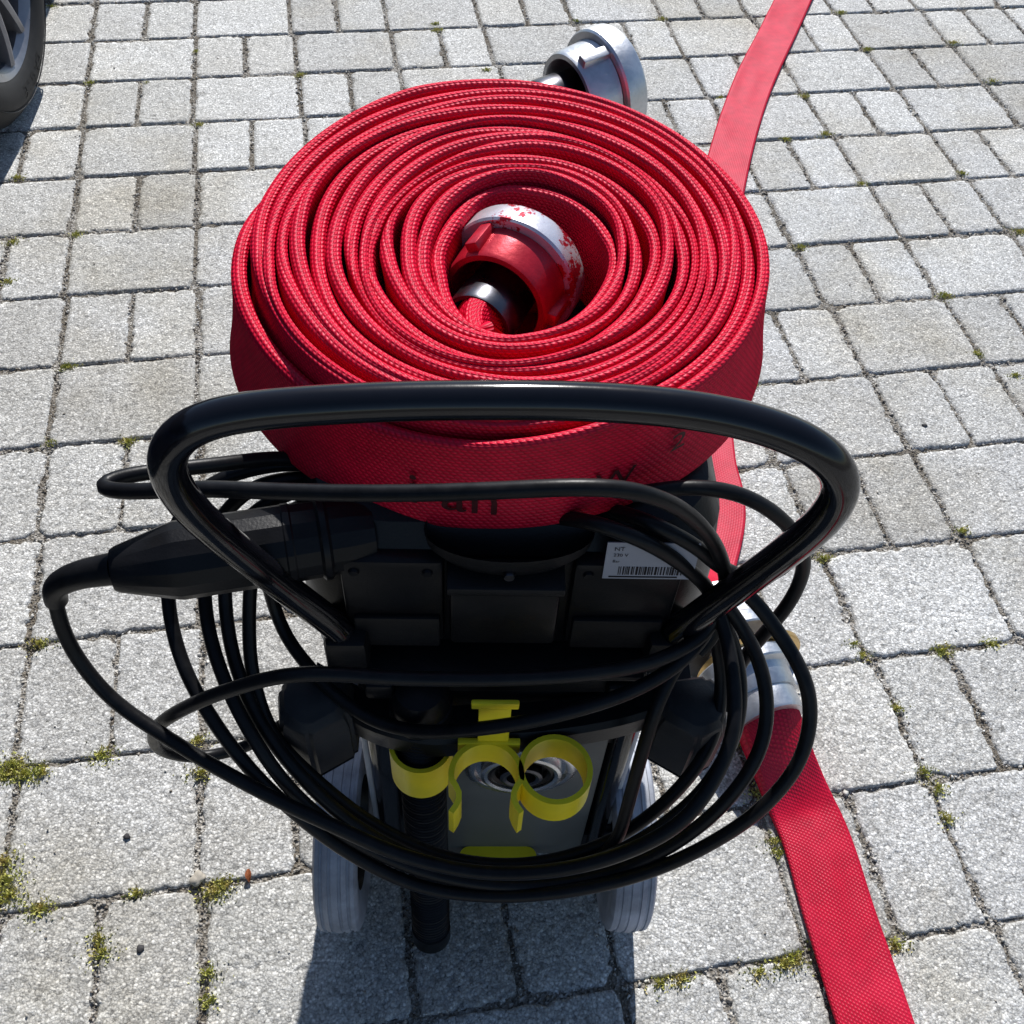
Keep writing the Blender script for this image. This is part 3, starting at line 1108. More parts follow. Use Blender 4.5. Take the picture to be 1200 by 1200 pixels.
# ================================================================== POWER CORD
cord = empty('power_cord', (-.1, .34, .30))
tag(cord, 'black rubber power cord wound in loops on the back of the vacuum, with its plug', 'power cord')
C0v = Vector((-.1, .34, .30))
DY = 0.0
strands = [
    [(470, 552, .490), (400, 545, .482), (330, 537, .468), (250, 545, .440), (150, 557, .415), (120, 565, .407), (119, 573, .400), (150, 576, .394), (235, 573, .388), (330, 576, .384), (430, 578, .378), (520, 577, .374), (600, 574, .372), (670, 571, .372), (730, 573, .376), (780, 587, .384), (820, 615, .396), (845, 655, .410), (850, 695, .414), (828, 740, .400), (770, 774, .370), (700, 788, .350), (600, 795, .340), (480, 795, .336), (350, 790, .330), (270, 808, .330), (205, 836, .333), (181, 858, .342), (192, 880, .355), (235, 887, .368), (285, 876, .378), (330, 850, .385)],
    [(64, 694, .369), (68, 720, .365), (85, 762, .355), (130, 818, .338), (200, 867, .319), (260, 903, .304), (330, 940, .290), (400, 972, .278), (470, 1002, .268), (560, 1022, .261), (650, 1020, .260), (730, 1000, .267), (800, 962, .282), (838, 912, .306), (860, 855, .334), (860, 795, .366), (850, 740, .398), (838, 705, .414)],
    [(858, 680, .414), (885, 705, .404), (915, 745, .388), (942, 792, .366), (950, 838, .348), (938, 890, .326), (895, 945, .304), (830, 990, .288), (750, 1025, .276), (660, 1045, .267), (570, 1050, .263), (490, 1038, .265), (410, 1000, .277), (345, 952, .293), (290, 898, .313), (247, 840, .338), (215, 780, .368), (199, 720, .400), (197, 660, .430), (212, 605, .440), (250, 566, .452), (320, 545, .466), (400, 545, .480)],
    [(840, 695, .416), (870, 735, .404), (893, 785, .380), (899, 838, .356), (888, 885, .334), (850, 940, .310), (785, 992, .291), (700, 1027, .279), (600, 1038, .271), (500, 1022, .273), (410, 982, .285), (345, 930, .303), (297, 865, .328), (262, 795, .362), (243, 730, .396), (240, 670, .430), (254, 615, .442), (300, 570, .456), (380, 556, .474)],
    [(835, 705, .418), (858, 750, .408), (868, 800, .386), (863, 855, .360), (830, 918, .330), (770, 972, .305), (690, 1012, .290), (600, 1026, .281), (500, 1010, .283), (420, 970, .295), (355, 912, .315), (307, 850, .342), (278, 785, .374), (265, 720, .406), (266, 660, .432), (298, 600, .448), (370, 566, .470)],
    [(828, 715, .420), (842, 765, .410), (845, 815, .390), (833, 870, .362), (790, 930, .332), (715, 985, .309), (620, 1012, .295), (530, 1006, .295), (445, 970, .305), (375, 918, .322), (320, 860, .344), (296, 790, .376), (292, 720, .408), (298, 660, .432), (330, 605, .452), (400, 576, .470)],
    [(310, 660, .436), (318, 700, .428), (335, 745, .410), (365, 785, .385), (400, 820, .364), (440, 845, .350), (490, 857, .340), (540, 856, .334), (617, 846, .334), (690, 828, .342), (745, 808, .354), (795, 778, .376), (830, 738, .404), (840, 705, .416)],
    [(740, 580, .425), (800, 571, .428), (860, 577, .432), (910, 603, .432), (940, 642, .432), (940, 675, .430), (924, 708, .424), (896, 742, .414), (866, 780, .404), (850, 830, .386)],
    [(600, 600, .462), (655, 606, .428), (700, 614, .408), (750, 632, .402), (800, 662, .406), (835, 700, .416), (840, 740, .410), (818, 765, .398)],
    [(680, 592, .466), (725, 600, .430), (770, 616, .412), (815, 640, .410), (850, 668, .414), (890, 680, .416), (918, 668, .420), (934, 648, .426)],
    [(826, 742, .408), (794, 778, .390), (771, 825, .366), (753, 880, .346), (738, 935, .326), (722, 985, .306), (692, 1014, .292), (640, 1030, .282)],
]
for st in strands:
    pth = catmull([tuple(ony(*p) - C0v) for p in st], .006)
    for _ in range(4):
        pth[1:-1] = (pth[:-2] + 2 * pth[1:-1] + pth[2:]) / 4
    link('cable_loop', tube_mesh('cable_loop', pth, .0053, 14), 'rubber', cord)
# plug
pa, pb = ony(132, 668, .372) - C0v, ony(436, 622, .424) - C0v
plen = (pb - pa).length
fp = axis_frame(pa, pb - pa)
k = plen / .16
plug = lathe('plug', [(0, 0), (.0140, 0), (.0158, .003 * k), (.0255, .034 * k), (.0268, .039 * k), (.0272, .104 * k), (.0278, .105 * k), (.0278, .109 * k), (.0270, .110 * k), (.0262, .146 * k), (.023, .16 * k), (0, .16 * k)], 'black', cord, fp, 16, R(11), R(20))
bt_ = catmull([tuple(ony(*p) - C0v) for p in [(66, 704, .368), (64, 690, .369), (76, 680, .370), (100, 672, .371), (136, 666, .373)]], .003)
for _ in range(5):
    bt_[1:-1] = (bt_[:-2] + 2 * bt_[1:-1] + bt_[2:]) / 4
link('strain_relief', tube_mesh('strain_relief', bt_, np.linspace(.0078, .0112, len(bt_)), 20), 'rubber', plug)
bm = bmesh.new()
fl = fp @ Matrix.Translation((0, 0, .125 * k))
lathe_bm(bm, [(.0268, 0), (.0290, .002), (.0290, .006), (.0268, .008)], 16, fl, R(11))
link('plug_collar', bm_mesh('plug_collar', bm, R(25)), 'black', plug)

# ================================================================== COUPLINGS
def coupling(parent, origin, axis, upref=(0, 0, 1), lugrot=0.0, scale=1.0, shank=.045, body='alu_dull'):
    """half coupling: origin = hose end, axis points out of the hose through the face"""
    fr = axis_frame(origin, axis, upref) @ Matrix.Rotation(lugrot, 4, 'Z') @ Matrix.Diagonal((scale, scale, scale, 1))
    cp = empty('coupling')
    cp.parent = parent
    lathe('shank', [(.0215, -.006), (.0245, -.006), (.0250, -.004), (.0250, .020), (.0238, .022), (.0238, shank + .03), (.020, shank + .03)], 'steel', cp, fr, 40)
    s = shank - .022
    lathe('collar', [(.0320, s + .030), (.0330, s + .004), (.0345, s), (.0385, s), (.0400, s + .003), (.0415, s + .026), (.0425, s + .0295), (.034, s + .0295), (.033, s + .036), (.020, s + .034)], body, cp, fr, 64)
    lathe('flange', [(.038, s + .030), (.0485, s + .030), (.0500, s + .0318), (.0500, s + .049), (.0488, s + .051), (.040, s + .052), (.034, s + .051), (.034, s + .040)], body if body == 'alu_dull' else 'red_worn', cp, fr, 64)
    for q in range(3):
        m_ = fr @ Matrix.Rotation(R(120 * q), 4, 'Z')
        bm = bmesh.new()
        add_box(bm, (.0375, -.0052, s + .003), (.0468, .0052, s + .031), .0018, 2)
        bmesh.ops.transform(bm, matrix=m_, verts=bm.verts)
        link('lug', bm_mesh('lug', bm, R(40)), body, cp)
    for q in range(2):
        m_ = fr @ Matrix.Rotation(R(180 * q + 40), 4, 'Z')
        bm = bmesh.new()
        add_box(bm, (.034, -.011, s + .047), (.042, .011, s + .055), .0015)
        bmesh.ops.transform(bm, matrix=m_, verts=bm.verts)
        link('claw', bm_mesh('claw', bm, R(40)), 'alu', cp)
    lathe('face_seal', [(.033, s + .048), (.031, s + .053), (.026, s + .053), (.024, s + .048)], 'black', cp, fr, 40)
    return cp


# ================================================================== ROLLED HOSE
RC = Vector((-.020, .612, .6165))
roll = empty('rolled_hose', RC)
tag(roll, 'red woven fire hose rolled into a thick coil on top of the vacuum', 'fire hose')
HW = .082
NT = 13.31
PH1 = R(128)
inC, inR = np.array([-.001, .598]), np.array([.057, .077])
ouC, ouR = np.array([-.0205, .612]), np.array([.1975, .197])
rs2 = np.random.RandomState(21)
kn = rs2.rand(400)


def n1d(x, seed=0, f=1.0):
    x = np.asarray(x) * f + 17.3 * seed + 50
    i = np.floor(x).astype(int)
    t = x - i
    t = t * t * (3 - 2 * t)
    return kn[i % 400] * (1 - t) + kn[(i + 1) % 400] * t - .5


def ff(tau):
    tau = np.asarray(tau, float)
    return (tau + .26 * n1d(tau, 0, 2.1) + .14 * n1d(tau, 1, 5.3)) / NT


def warp(f, phi):
    # layers bunch together and part again, differently round the roll
    return f + .017 * np.sin(6.283 * 2.2 * f + 2.6 * np.sin(phi + .8)) + .011 * np.sin(6.283 * 4.3 * f + 2.2 * np.cos(2 * phi + 1.1)) + .012 * np.sin(6.283 * 1.1 * f + 1.4 * np.cos(phi - 2.0)) - .008


def plan(tau):
    tau = np.asarray(tau, float)
    phi = PH1 + 2 * np.pi * (NT - tau)
    d = np.stack([np.cos(phi), np.sin(phi)], -1)
    f = warp(ff(tau), phi)[..., None]
    f = np.clip(f, 0, 1.02)
    # the hole is a slightly pointed egg
    egg = 1 + .07 * np.clip(np.cos(phi - R(238)), 0, 1) ** 3 - .08 * np.clip(np.cos(phi - R(320)), 0, 1) ** 2
    r0 = inR * egg[..., None]
    p0 = inC + d * r0
    p1 = ouC + d * ouR
    return p0 + (p1 - p0) * f, phi


tau = np.linspace(.0, NT, 2100)
P2, PHI = plan(tau)
span = np.linalg.norm((ouC + np.stack([np.cos(PHI), np.sin(PHI)], -1) * ouR) - (inC + np.stack([np.cos(PHI), np.sin(PHI)], -1) * inR), axis=1)
fw_ = lambda t: warp(ff(t), PHI)
gap_o = np.where(tau < NT - 1, fw_(np.minimum(tau + 1, NT + .5)) - fw_(tau), 1 / NT)
gap_i = np.where(tau > 1, fw_(tau) - fw_(np.maximum(tau - 1, 0)), 1 / NT)
edge = np.clip(np.minimum(gap_o, gap_i) * span * .99, .0056, .0112)
zoff = n1d(tau, 3, 1.7) * .008 + n1d(tau, 4, .45) * .006
# the outermost turns have slipped down a little at the left front, the inner ones sink into the hole
lf_w = np.clip(np.cos(PHI - R(205)) * 1.3, 0, 1)
zoff -= .017 * np.clip((tau - (NT - 1.30)) / .6, 0, 1) * lf_w
zoff -= .010 * np.clip((2.2 - tau) / 2.2, 0, 1)
q_ = np.clip((tau - (NT - .16)) / .16, 0, 1)
zoff -= .026 * q_ * q_ * (3 - 2 * q_)
tilt = R(2.2)
ctr = np.zeros((len(tau), 3))
ctr[:, :2] = P2
ctr[:, 2] = RC.z + HW / 2 + .003 + zoff + (P2[:, 1] - RC.y) * math.tan(tilt)
# outer end leaves the roll behind and drops towards its coupling
OUT_AX = Vector((.80, .585, .05)).normalized()
out_o = onz(668, 116, .606)
out_o = Vector(out_o) - OUT_AX * .030
end_pts = [tuple(ctr[-8]), tuple(ctr[-1])]
p_last = Vector(ctr[-1])
mid1 = p_last.lerp(out_o, .35) + Vector((.006, -.006, -.034))
mid2 = p_last.lerp(out_o, .72) + Vector((0, .0, -.020))
tail = catmull([tuple(ctr[-30]), tuple(ctr[-1]), tuple(mid1), tuple(mid2), tuple(out_o), tuple(out_o + OUT_AX * .012)], .005)
i0 = int(np.argmin(np.linalg.norm(tail - ctr[-1], axis=1))) + 1
tail = tail[i0:]
# inner end bends into the hole and carries the inner coupling
IN_AX = Vector((.36, .93, -.03)).normalized()
in_o = Vector(onz(566, 372, .652)) - IN_AX * .004
s0 = Vector(ctr[0])
t0 = (Vector(ctr[0]) - Vector(ctr[12])).normalized()
lead = []
Pb = [s0, s0 + t0 * .035, in_o - IN_AX * .045, in_o]
for t in np.linspace(0, 1, 26)[1:]:
    q = (1 - t) ** 3 * Pb[0] + 3 * (1 - t) ** 2 * t * Pb[1] + 3 * (1 - t) * t * t * Pb[2] + t ** 3 * Pb[3]
    lead.append(tuple(q))
lead.append(tuple(in_o + IN_AX * .012))
lead = np.array(lead[::-1])
allc = np.vstack([lead, ctr, tail])
nl, nt_ = len(lead), len(tail)
edges_ = np.concatenate([np.full(nl, edge[0]), edge, np.full(nt_, edge[-1])])
round_ = np.concatenate([np.clip(1 - np.linspace(0, 1, nl) * 1.25, 0, 1), np.zeros(len(ctr)), np.clip((np.linspace(0, 1, nt_) - .45) / .5, 0, 1)])
T = np.gradient(allc, axis=0)
for _ in range(3):
    T[1:-1] = (T[:-2] + T[1:-1] + T[2:]) / 3
T /= np.linalg.norm(T, axis=1)[:, None]
Nn = np.stack([T[:, 1], -T[:, 0], np.zeros(len(T))], 1)
Nn /= np.linalg.norm(Nn, axis=1)[:, None]      # points to the inside or outside, horizontal
Bn = np.cross(T, Nn)
Bn *= np.sign(Bn[:, 2])[:, None]
# clockwise outward: outward normal = left of travel
outw = np.stack([-T[:, 1], T[:, 0], np.zeros(len(T))], 1)
outw /= np.linalg.norm(outw, axis=1)[:, None]
sarc = np.concatenate([[0], np.cumsum(np.linalg.norm(np.diff(allc, axis=0), axis=1))])
NSEC = 34
tt = np.linspace(0, 1, NSEC)


def hose_section(e):
    """closed outline of the flattened hose: a along thickness, b along width (both metres), perimeter samples tt"""
    r = e / 2
    half = HW / 2 - r
    # stadium perimeter, starting at the lower middle
    per = 4 * half + 2 * math.pi * r
    s = (tt * per)
    a, b_ = np.zeros(NSEC), np.zeros(NSEC)
    return a, b_, per


# sample the stadium with more points round the folds
loc_a = []
fold = np.linspace(-90, 90, 11)
sec = []
for th in fold:          # top fold
    sec.append((-math.sin(R(th)), 1, math.cos(R(th))))
flat = [.72, .4, 0, -.4, -.72]
secp = []
for th in np.linspace(180, 0, 11):
    secp.append((math.cos(R(th)), 1.0, math.sin(R(th)), None))
for q in flat:
    secp.append((1.0, q, 0, 'f'))
for th in np.linspace(0, -180, 11):
    secp.append((math.cos(R(th)), -1.0, math.sin(R(th)), None))
for q in flat[::-1]:
    secp.append((-1.0, q, 0, 'f'))
secp.append(secp[0])
NS = len(secp)
HV = np.zeros((len(allc), NS, 3))
HUV = np.zeros((len(allc), NS, 2))
angs = []
acc = 0
rA = edges_ / 2
half = HW / 2 - rA
Acoord = np.zeros((len(allc), NS))
Bcoord = np.zeros((len(allc), NS))
for j, (a, hb, fb, kind) in enumerate(secp):
    if kind == 'f':
        pin = 1 - .30 * (1 - hb * hb)          # the middle of the flat hose is thinner than its folds
        Acoord[:, j] = a * rA * pin
        Bcoord[:, j] = hb * half
    else:
        Acoord[:, j] = a * rA
        Bcoord[:, j] = hb * half + fb * rA
# rounded ends next to the couplings
ang_j = np.arctan2(Bcoord[len(allc) // 2], Acoord[len(allc) // 2] * 4)
for j in range(NS):
    ra = .0228
    Acoord[:, j] = Acoord[:, j] * (1 - round_) + ra * math.cos(ang_j[j]) * round_
    Bcoord[:, j] = Bcoord[:, j] * (1 - round_) + ra * math.sin(ang_j[j]) * round_
lean = n1d(sarc, 8, 3.1) * .10
phi_all = np.concatenate([np.full(nl, PHI[0]), PHI, np.full(nt_, PHI[-1])])
tau_all = np.concatenate([np.zeros(nl), tau, np.full(nt_, NT)])
w_in = np.clip((5.0 - tau_all) / 5.0, 0, 1)
w_out = np.clip((tau_all - (NT - 5.0)) / 4.0, 0, 1)
lean = lean + (.20 * w_in * np.clip(np.cos(phi_all - R(185)), 0, 1) - .17 * w_out * np.abs(np.cos(phi_all))) * (1 - round_)
for j in range(NS):
    a_ = Acoord[:, j] + Bcoord[:, j] * lean
    HV[:, j] = allc + outw * a_[:, None] + Bn * Bcoord[:, j][:, None]
    HUV[:, j, 0] = sarc
dper = np.sqrt(np.diff(Acoord, axis=1) ** 2 + np.diff(Bcoord, axis=1) ** 2)
HUV[:, 1:, 1] = np.cumsum(dper, axis=1)
HUV[:, :, 1] *= (60 * .0030) / np.maximum(HUV[:, -1:, 1], 1e-6)
HV -= np.array(RC)
me = fast_mesh('hose_jacket', HV.reshape(-1, 3), grid_faces(len(allc), NS), HUV.reshape(-1, 2), smooth=True)
jacket = link('hose_jacket', me, 'hose_roll', roll)

coupling(roll, in_o - RC, IN_AX, (0, 0, 1), R(62), 1.04, .044, 'red_anod')
coupling(roll, out_o - RC, OUT_AX, (0, 0, 1), R(108), 1.14)


# black print on the outer turn at the front
def wrap(x0, zb):
    ii = np.arange(nl + len(ctr))
    last = ii[(tau[np.clip(ii - nl, 0, len(tau) - 1)] > NT - .80) & (ii >= nl)]
    ph = PHI[last - nl]
    order = last[np.argsort(ph)]
    phs = np.sort(ph)

    def fn(v):
        # walk along the front of the roll by x
        pts = allc[order] + outw[order] * (edges_[order] / 2 * .98 + .0016)[:, None]
        front = pts[:, 1] < RC.y
        xs = pts[front][:, 0]
        o_ = np.argsort(xs)
        xs, ys = xs[o_], pts[front][:, 1][o_]
        X = x0 + v.x
        return Vector((X - RC.x, float(np.interp(X, xs, ys)) - RC.y, zb + v.y - RC.z))
    return fn


text_obj('print', 'i', .044, wrap(-.070, .6215), 'hose_ink', roll)
text_obj('print', 'an', .044, wrap(-.048, .6215), 'hose_ink', roll)
text_obj('print', 'W', .026, wrap(.052, .636), 'hose_ink', roll)
text_obj('print', '2', .024, wrap(.100, .650), 'hose_ink', roll)


# ================================================================== FLAT HOSES ON THE GROUND
ZC = .052


def flat_hose(name, pts, width, thick, mat, parent, org, seed=0, step=.008, mouth=.12):
    path = catmull([(p[0], p[1], 0) for p in pts], step)
    T = np.gradient(path, axis=0)
    T /= np.linalg.norm(T, axis=1)[:, None]
    S = np.stack([T[:, 1], -T[:, 0], np.zeros(len(T))], 1)
    sl = np.concatenate([[0], np.cumsum(np.linalg.norm(np.diff(path, axis=0), axis=1))])
    sec_ = []
    r = thick / 2
    h_ = width / 2 - r
    for th in np.linspace(90, -90, 7):
        sec_.append((h_ + r * math.cos(R(th)), r * math.sin(R(th)), 1))
    for q in np.linspace(.85, -.85, 9):
        sec_.append((q * h_, -r, 0))
    for th in np.linspace(270, 90, 7):
        sec_.append((-h_ + r * math.cos(R(th)), r * math.sin(R(th)), 1))
    for q in np.linspace(-.85, .85, 9):
        sec_.append((q * h_, r * (1 - .22 * (1 - q * q)), 0))
    sec_.append(sec_[0])
    n, k_ = len(path), len(sec_)
    V = np.zeros((n, k_, 3))
    U = np.zeros((n, k_, 2))
    wv = 1 + .02 * n1d(sl, seed, 6)
    for j, (a, b_, q) in enumerate(sec_):
        rip = (vnoise(sl / .05, np.full(n, a / .02 + 9), seed) - .5) * .0022 if b_ > 0 else 0
        lift = .0016 + (n1d(sl, seed + 2, 3.0) + .5) * .0025
        V[:, j] = path + S * (a * wv)[:, None] + np.array([0, 0, 1.0]) * (b_ + r + lift + rip)[:, None]
        U[:, j, 0] = sl
    d = np.sqrt(np.sum(np.diff(np.array([(a, b_) for a, b_, q in sec_]), axis=0) ** 2, axis=1))
    U[:, 1:, 1] = np.cumsum(d)[None, :]
    # the first decimetre opens up into the round sleeve of the coupling
    cen = path + np.array([0, 0, r + .003])
    for i in range(n):
        if sl[i] > mouth:
            break
        t = sl[i] / mouth
        e_ = 1 - t * t * (3 - 2 * t)
        for j, (a, b_, q) in enumerate(sec_):
            an = math.atan2(b_ * 6, a)
            rd = np.array(path[i]) + S[i] * (.0405 * math.cos(an)) + np.array([0, 0, ZC + .0375 * math.sin(an)])
            V[i, j] = V[i, j] * (1 - e_) + rd * e_
    V -= np.array(org)
    return link(name, fast_mesh(name, V.reshape(-1, 3), grid_faces(n, k_), U.reshape(-1, 2), smooth=True), mat, parent)


gh_end = onz(1110, 1420, 0)
tl = onz(893, 838, .044)
tl = Vector((tl.x, tl.y, 0))
p2 = onz(947, 966, 0)
gdir = (tl - Vector((p2.x, p2.y, 0))).normalized()
gdir = (gdir + Vector((.02, .15, 0))).normalized()
CL = .150                                    # length of the joined pair of couplings
lower_pts = [tl, tl - gdir * .03, onz(947, 966, 0), onz(984, 1080, 0), onz(1023, 1200, 0), onz(1060, 1310, 0), onz(1094, 1420, 0)]
lower_pts = [(p.x, p.y) for p in lower_pts]
d0 = Vector(lower_pts[-1]) - Vector(lower_pts[-2])
lower_pts.append(tuple(Vector(lower_pts[-1]) + d0 * 4))
us = tl + gdir * CL
upper_pts = [us, us + gdir * .03, onz(838, 600, 0), onz(828, 540, 0), onz(822, 440, 0), onz(828, 330, 0), onz(851, 200, 0), onz(879, 108, 0), onz(912, 38, 0), onz(940, -20, 0), onz(968, -70, 0)]
upper_pts = [(p.x, p.y) for p in upper_pts]
d0 = Vector(upper_pts[-1]) - Vector(upper_pts[-2])
upper_pts += [tuple(Vector(upper_pts[-1]) + d0 * 2.0 + Vector((.05, 0))), tuple(Vector(upper_pts[-1]) + d0 * 5 + Vector((.3, 0)))]

ol = Vector((lower_pts[0][0], lower_pts[0][1], 0))
lower = empty('flat_hose', ol)
tag(lower, 'bright red woven flat hose on the paving, running to the lower right corner', 'fire hose', 'flat fire hoses on the ground')
flat_hose('hose_jacket', lower_pts, .082, .0075, 'hose_flat', lower, ol, 31)
ou_ = Vector((upper_pts[0][0], upper_pts[0][1], 0))
upper = empty('flat_hose', ou_)
tag(upper, 'faded pink flat hose on the paving behind the coil, leading off the top edge', 'fire hose', 'flat fire hoses on the ground')
flat_hose('hose_jacket', upper_pts, .086, .008, 'hose_old', upper, ou_, 47, .010)

def ground_coupling(parent, frame, flip_ring):
    gc = empty('coupling')
    gc.parent = parent
    lathe('tail_sleeve', [(.034, -.016), (.0435, -.016), (.0450, -.013), (.0462, .010), (.0462, .018), (.034, .018)], 'alu_dull', gc, frame, 48)
    lathe('collar', [(.034, .012), (.0485, .012), (.0500, .014), (.0520, .036), (.0540, .040), (.0630, .042), (.0645, .044), (.0645, .058), (.0630, .060), (.03, .060)], 'alu_dull', gc, frame, 64)
    for q in range(3):
        bm = bmesh.new()
        add_box(bm, (.046, -.007, .015), (.0590, .007, .042), .002)
        bmesh.ops.transform(bm, matrix=frame @ Matrix.Rotation(R(120 * q + 50), 4, 'Z'), verts=bm.verts)
        link('lug', bm_mesh('lug', bm, R(40)), 'alu_dull', gc)
    if flip_ring:
        lathe('locking_ring', [(.046, .0615), (.0665, .0615), (.0680, .063), (.0680, .069), (.0665, .0705), (.05, .0705)], 'brass', gc, frame @ Matrix.Translation((-.012, 0, 0)), 64)
    return gc


ground_coupling(lower, axis_frame(Vector((0, 0, ZC)), gdir), True)
ground_coupling(upper, axis_frame(Vector((0, 0, ZC)), -gdir), False)

# ================================================================== PARKED CAR (only a front wheel shows)
CARYAW = R(6.0)
wc = Vector((-1.003, 1.85, 0))
car = empty('parked_car', wc, CARYAW)
tag(car, 'parked car at the upper left corner, only part of one alloy wheel showing', 'car')
RW, RIMR = .31, .222


def car_wheel(y0, side_x=0.0, flip=1, detail=True):
    w = empty('wheel')
    w.parent = car
    w.location = (side_x, y0, RW)
    f_ = axis_frame((0, 0, 0), (flip, 0, 0))
    prof = [(.219, -.15), (.225, -.19)]
    prof = [(RIMR - .004, -.012), (RIMR + .004, -.004), (RIMR + .012, .002), (RIMR + .03, .006), (RIMR + .047, .004), (RIMR + .060, -.004), (RIMR + .074, -.016), (RIMR + .083, -.027)]
    for g in (-.055, -.085, -.125, -.155):
        prof += [(RW, g + .006), (RW - .007, g + .004), (RW - .007, g - .004), (RW, g - .006)]
    prof += [(RIMR + .083, -.183), (RIMR + .06, -.205), (RIMR + .03, -.214), (RIMR - .004, -.20)]
    ty = lathe('tyre', prof, 'tyre', w, f_, 96)
    lathe('sidewall_rib', [(RIMR + .052, .0022), (RIMR + .0535, .0046), (RIMR + .0550, .0016)], 'tyre', ty, f_, 96)
    lathe('rim', [(RIMR - .012, -.19), (RIMR - .020, -.05), (RIMR - .016, -.022), (RIMR - .004, -.010), (RIMR + .001, -.006), (RIMR + .001, -.011), (RIMR - .005, -.20)], 'rim', w, f_, 96)
    lathe('brake_disc', [(.0, -.075), (.05, -.075), (.06, -.095), (.145, -.095), (.147, -.10), (.147, -.12), (0, -.12)], 'brake', w, f_, 64)
    hub = lathe('hub', [(0, -.012), (.028, -.012), (.032, -.016), (.055, -.022), (.068, -.045), (.07, -.08)], 'rim', w, f_, 48)
    for q in range(5):
        lathe('wheel_bolt', [(0, -.014), (.009, -.014), (.011, -.018), (.011, -.03)], 'steel', hub, f_ @ Matrix.Rotation(R(72 * q + 36), 4, 'Z') @ Matrix.Translation((.047, 0, 0)), 6)
    for q in range(5):
        for sgn in (-1, 1):
            bm = bmesh.new()
            a = R(72 * q + sgn * 14 - 8)
            r0, r1 = .045, RIMR - .010
            a0_ = R(72 * q + sgn * 9 - 8)
            rows = []
            for i in range(7):
                t = i / 6
                rr2 = r0 + (r1 - r0) * t
                an = a0_ + (a - a0_) * t
                cx_, cy2 = rr2 * math.cos(an), rr2 * math.sin(an)
                wd = .015 - .004 * t
                zt = -.020 + .012 * math.sin(t * 2.2)
                tx, ty_ = -math.sin(an), math.cos(an)
                rows.append([bm.verts.new(f_ @ Vector((cx_ + tx * wd * s1, cy2 + ty_ * wd * s1, z))) for s1, z in ((-1, zt - .045), (-.75, zt - .004), (-.2, zt), (.2, zt), (.75, zt - .004), (1, zt - .045))])
            for p_, q_ in zip(rows[:-1], rows[1:]):
                for i in range(6):
                    j = (i + 1) % 6
                    bm.faces.new([p_[i], p_[j], q_[j], q_[i]])
            bm.faces.new(rows[0][::-1])
            bm.faces.new(rows[-1])
            link('spoke', bm_mesh('spoke', bm, R(30)), 'rim', w)
    if detail:
        # raised sidewall lettering, read clockwise, tops outward
        for s_t, ac in (('EAGLE', -74.0),):
            ang = R(ac)
            for ch in s_t:
                vs_, fs = text_geo(ch, .036)
                wdt = max([v.x for v in vs_] + [.01])
                rb_ = RIMR + .020

                def fn(v, ang=ang, wdt=wdt, rb_=rb_):
                    aa = ang + (wdt / 2 - v.x) / (RIMR + .035)
                    r_2 = rb_ + v.y * .95
                    zz = np.interp(r_2, [RIMR + .004, RIMR + .012, RIMR + .03, RIMR + .047, RIMR + .06], [-.004, .002, .006, .004, -.004]) + .0009
                    return Vector((zz * flip, r_2 * math.cos(aa), r_2 * math.sin(aa)))
                text_obj('lettering', ch, .036, fn, 'tyre_letter', ty)
                ang -= (wdt + .008) / (RIMR + .035)
    return w


car_wheel(0, 0.0, 1, True)
car_wheel(-2.62, 0.0, 1, False)
for y0 in (0, -2.62):
    car_wheel(y0, -1.60, -1, False)


def car_section(y):
    """half profile heights along the car (front at -y)"""
    pass


# body side outline with two arches, extruded between the wheels' outer faces
def arch(yc, r, n=14):
    return [(yc - r * math.cos(R(180 * i / n)), RW + r * math.sin(R(180 * i / n))) for i in range(n + 1)]


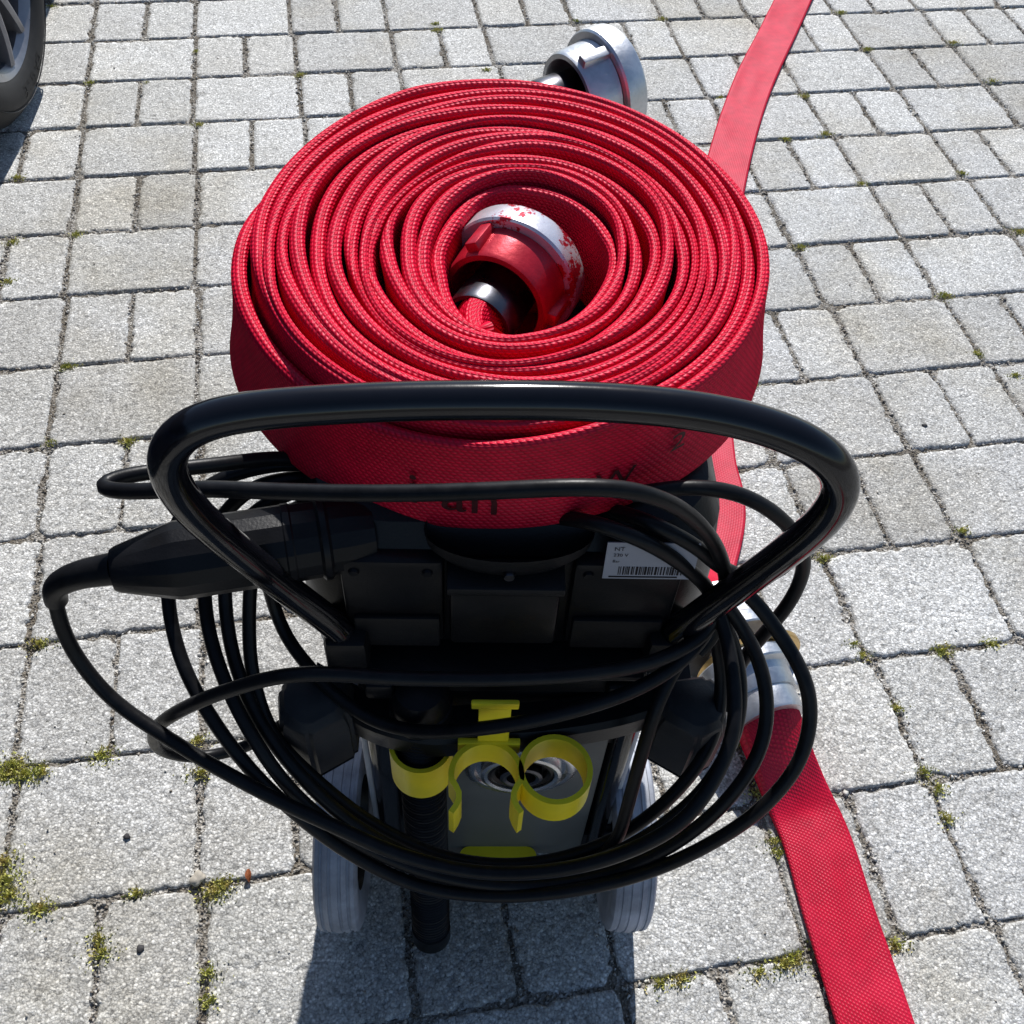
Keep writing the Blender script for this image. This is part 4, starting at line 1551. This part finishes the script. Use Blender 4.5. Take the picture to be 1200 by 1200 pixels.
out = [(-.78, .30), (-.74, .22), (-.385, .20)] + [(y, z) for y, z in arch(0, .385) if z > .2] + [(.385, .20), (2.235, .20)] + arch(2.62, .385) + [(3.0, .22), (3.36, .28), (3.42, .55), (3.38, .86), (3.2, .98), (2.4, 1.0), (.75, .97), (-.1, .90), (-.6, .74), (-.76, .58)]
out = [(-y, z) for y, z in out][::-1]
bm = bmesh.new()
va = [bm.verts.new((-.005 - (.0 if .3 < z < .75 else .035), y, z)) for y, z in out]
vb_ = [bm.verts.new((-1.62 + (.0 if .3 < z < .75 else .035), y, z)) for y, z in out]
n = len(out)
fa = bm.faces.new(va)
fb_ = bm.faces.new(vb_[::-1])
for i in range(n):
    j = (i + 1) % n
    bm.faces.new([va[i], vb_[i], vb_[j], va[j]])
bmesh.ops.triangulate(bm, faces=[fa, fb_])
body = link('body', bm_mesh('body', bm, R(30)), 'car_paint', car)
cab = [(.55, .965), (1.15, 1.36), (1.45, 1.43), (2.3, 1.42), (2.85, 1.25), (3.25, .97)]
cab = [(-y, z) for y, z in cab][::-1]
bm = bmesh.new()
va = [bm.verts.new((-.06 - (z - .965) * .4, y, z)) for y, z in cab]
vb_ = [bm.verts.new((-1.54 + (z - .965) * .4, y, z)) for y, z in cab]
bm.faces.new(va)
bm.faces.new(vb_[::-1])
for i in range(len(cab)):
    j = (i + 1) % len(cab)
    bm.faces.new([va[i], vb_[i], vb_[j], va[j]])
link('cabin', bm_mesh('cabin', bm, R(30)), 'car_glass', car)
bm = bmesh.new()
rf = [(1.13, 1.352), (1.45, 1.438), (2.3, 1.428), (2.86, 1.255)]
rf = [(-y, z) for y, z in rf]
for a, b_ in zip(rf[:-1], rf[1:]):
    q = [(-.05 - (a[1] - .965) * .4, a[0], a[1] + .004), (-1.55 + (a[1] - .965) * .4, a[0], a[1] + .004), (-1.55 + (b_[1] - .965) * .4, b_[0], b_[1] + .004), (-.05 - (b_[1] - .965) * .4, b_[0], b_[1] + .004)]
    lo_ = [bm.verts.new(v) for v in q]
    hi_ = [bm.verts.new((v[0], v[1], v[2] + .02)) for v in q]
    bm.faces.new(lo_[::-1])
    bm.faces.new(hi_)
    for i in range(4):
        j = (i + 1) % 4
        bm.faces.new([lo_[i], lo_[j], hi_[j], hi_[i]])
link('roof', bm_mesh('roof', bm, R(30)), 'car_paint', car)
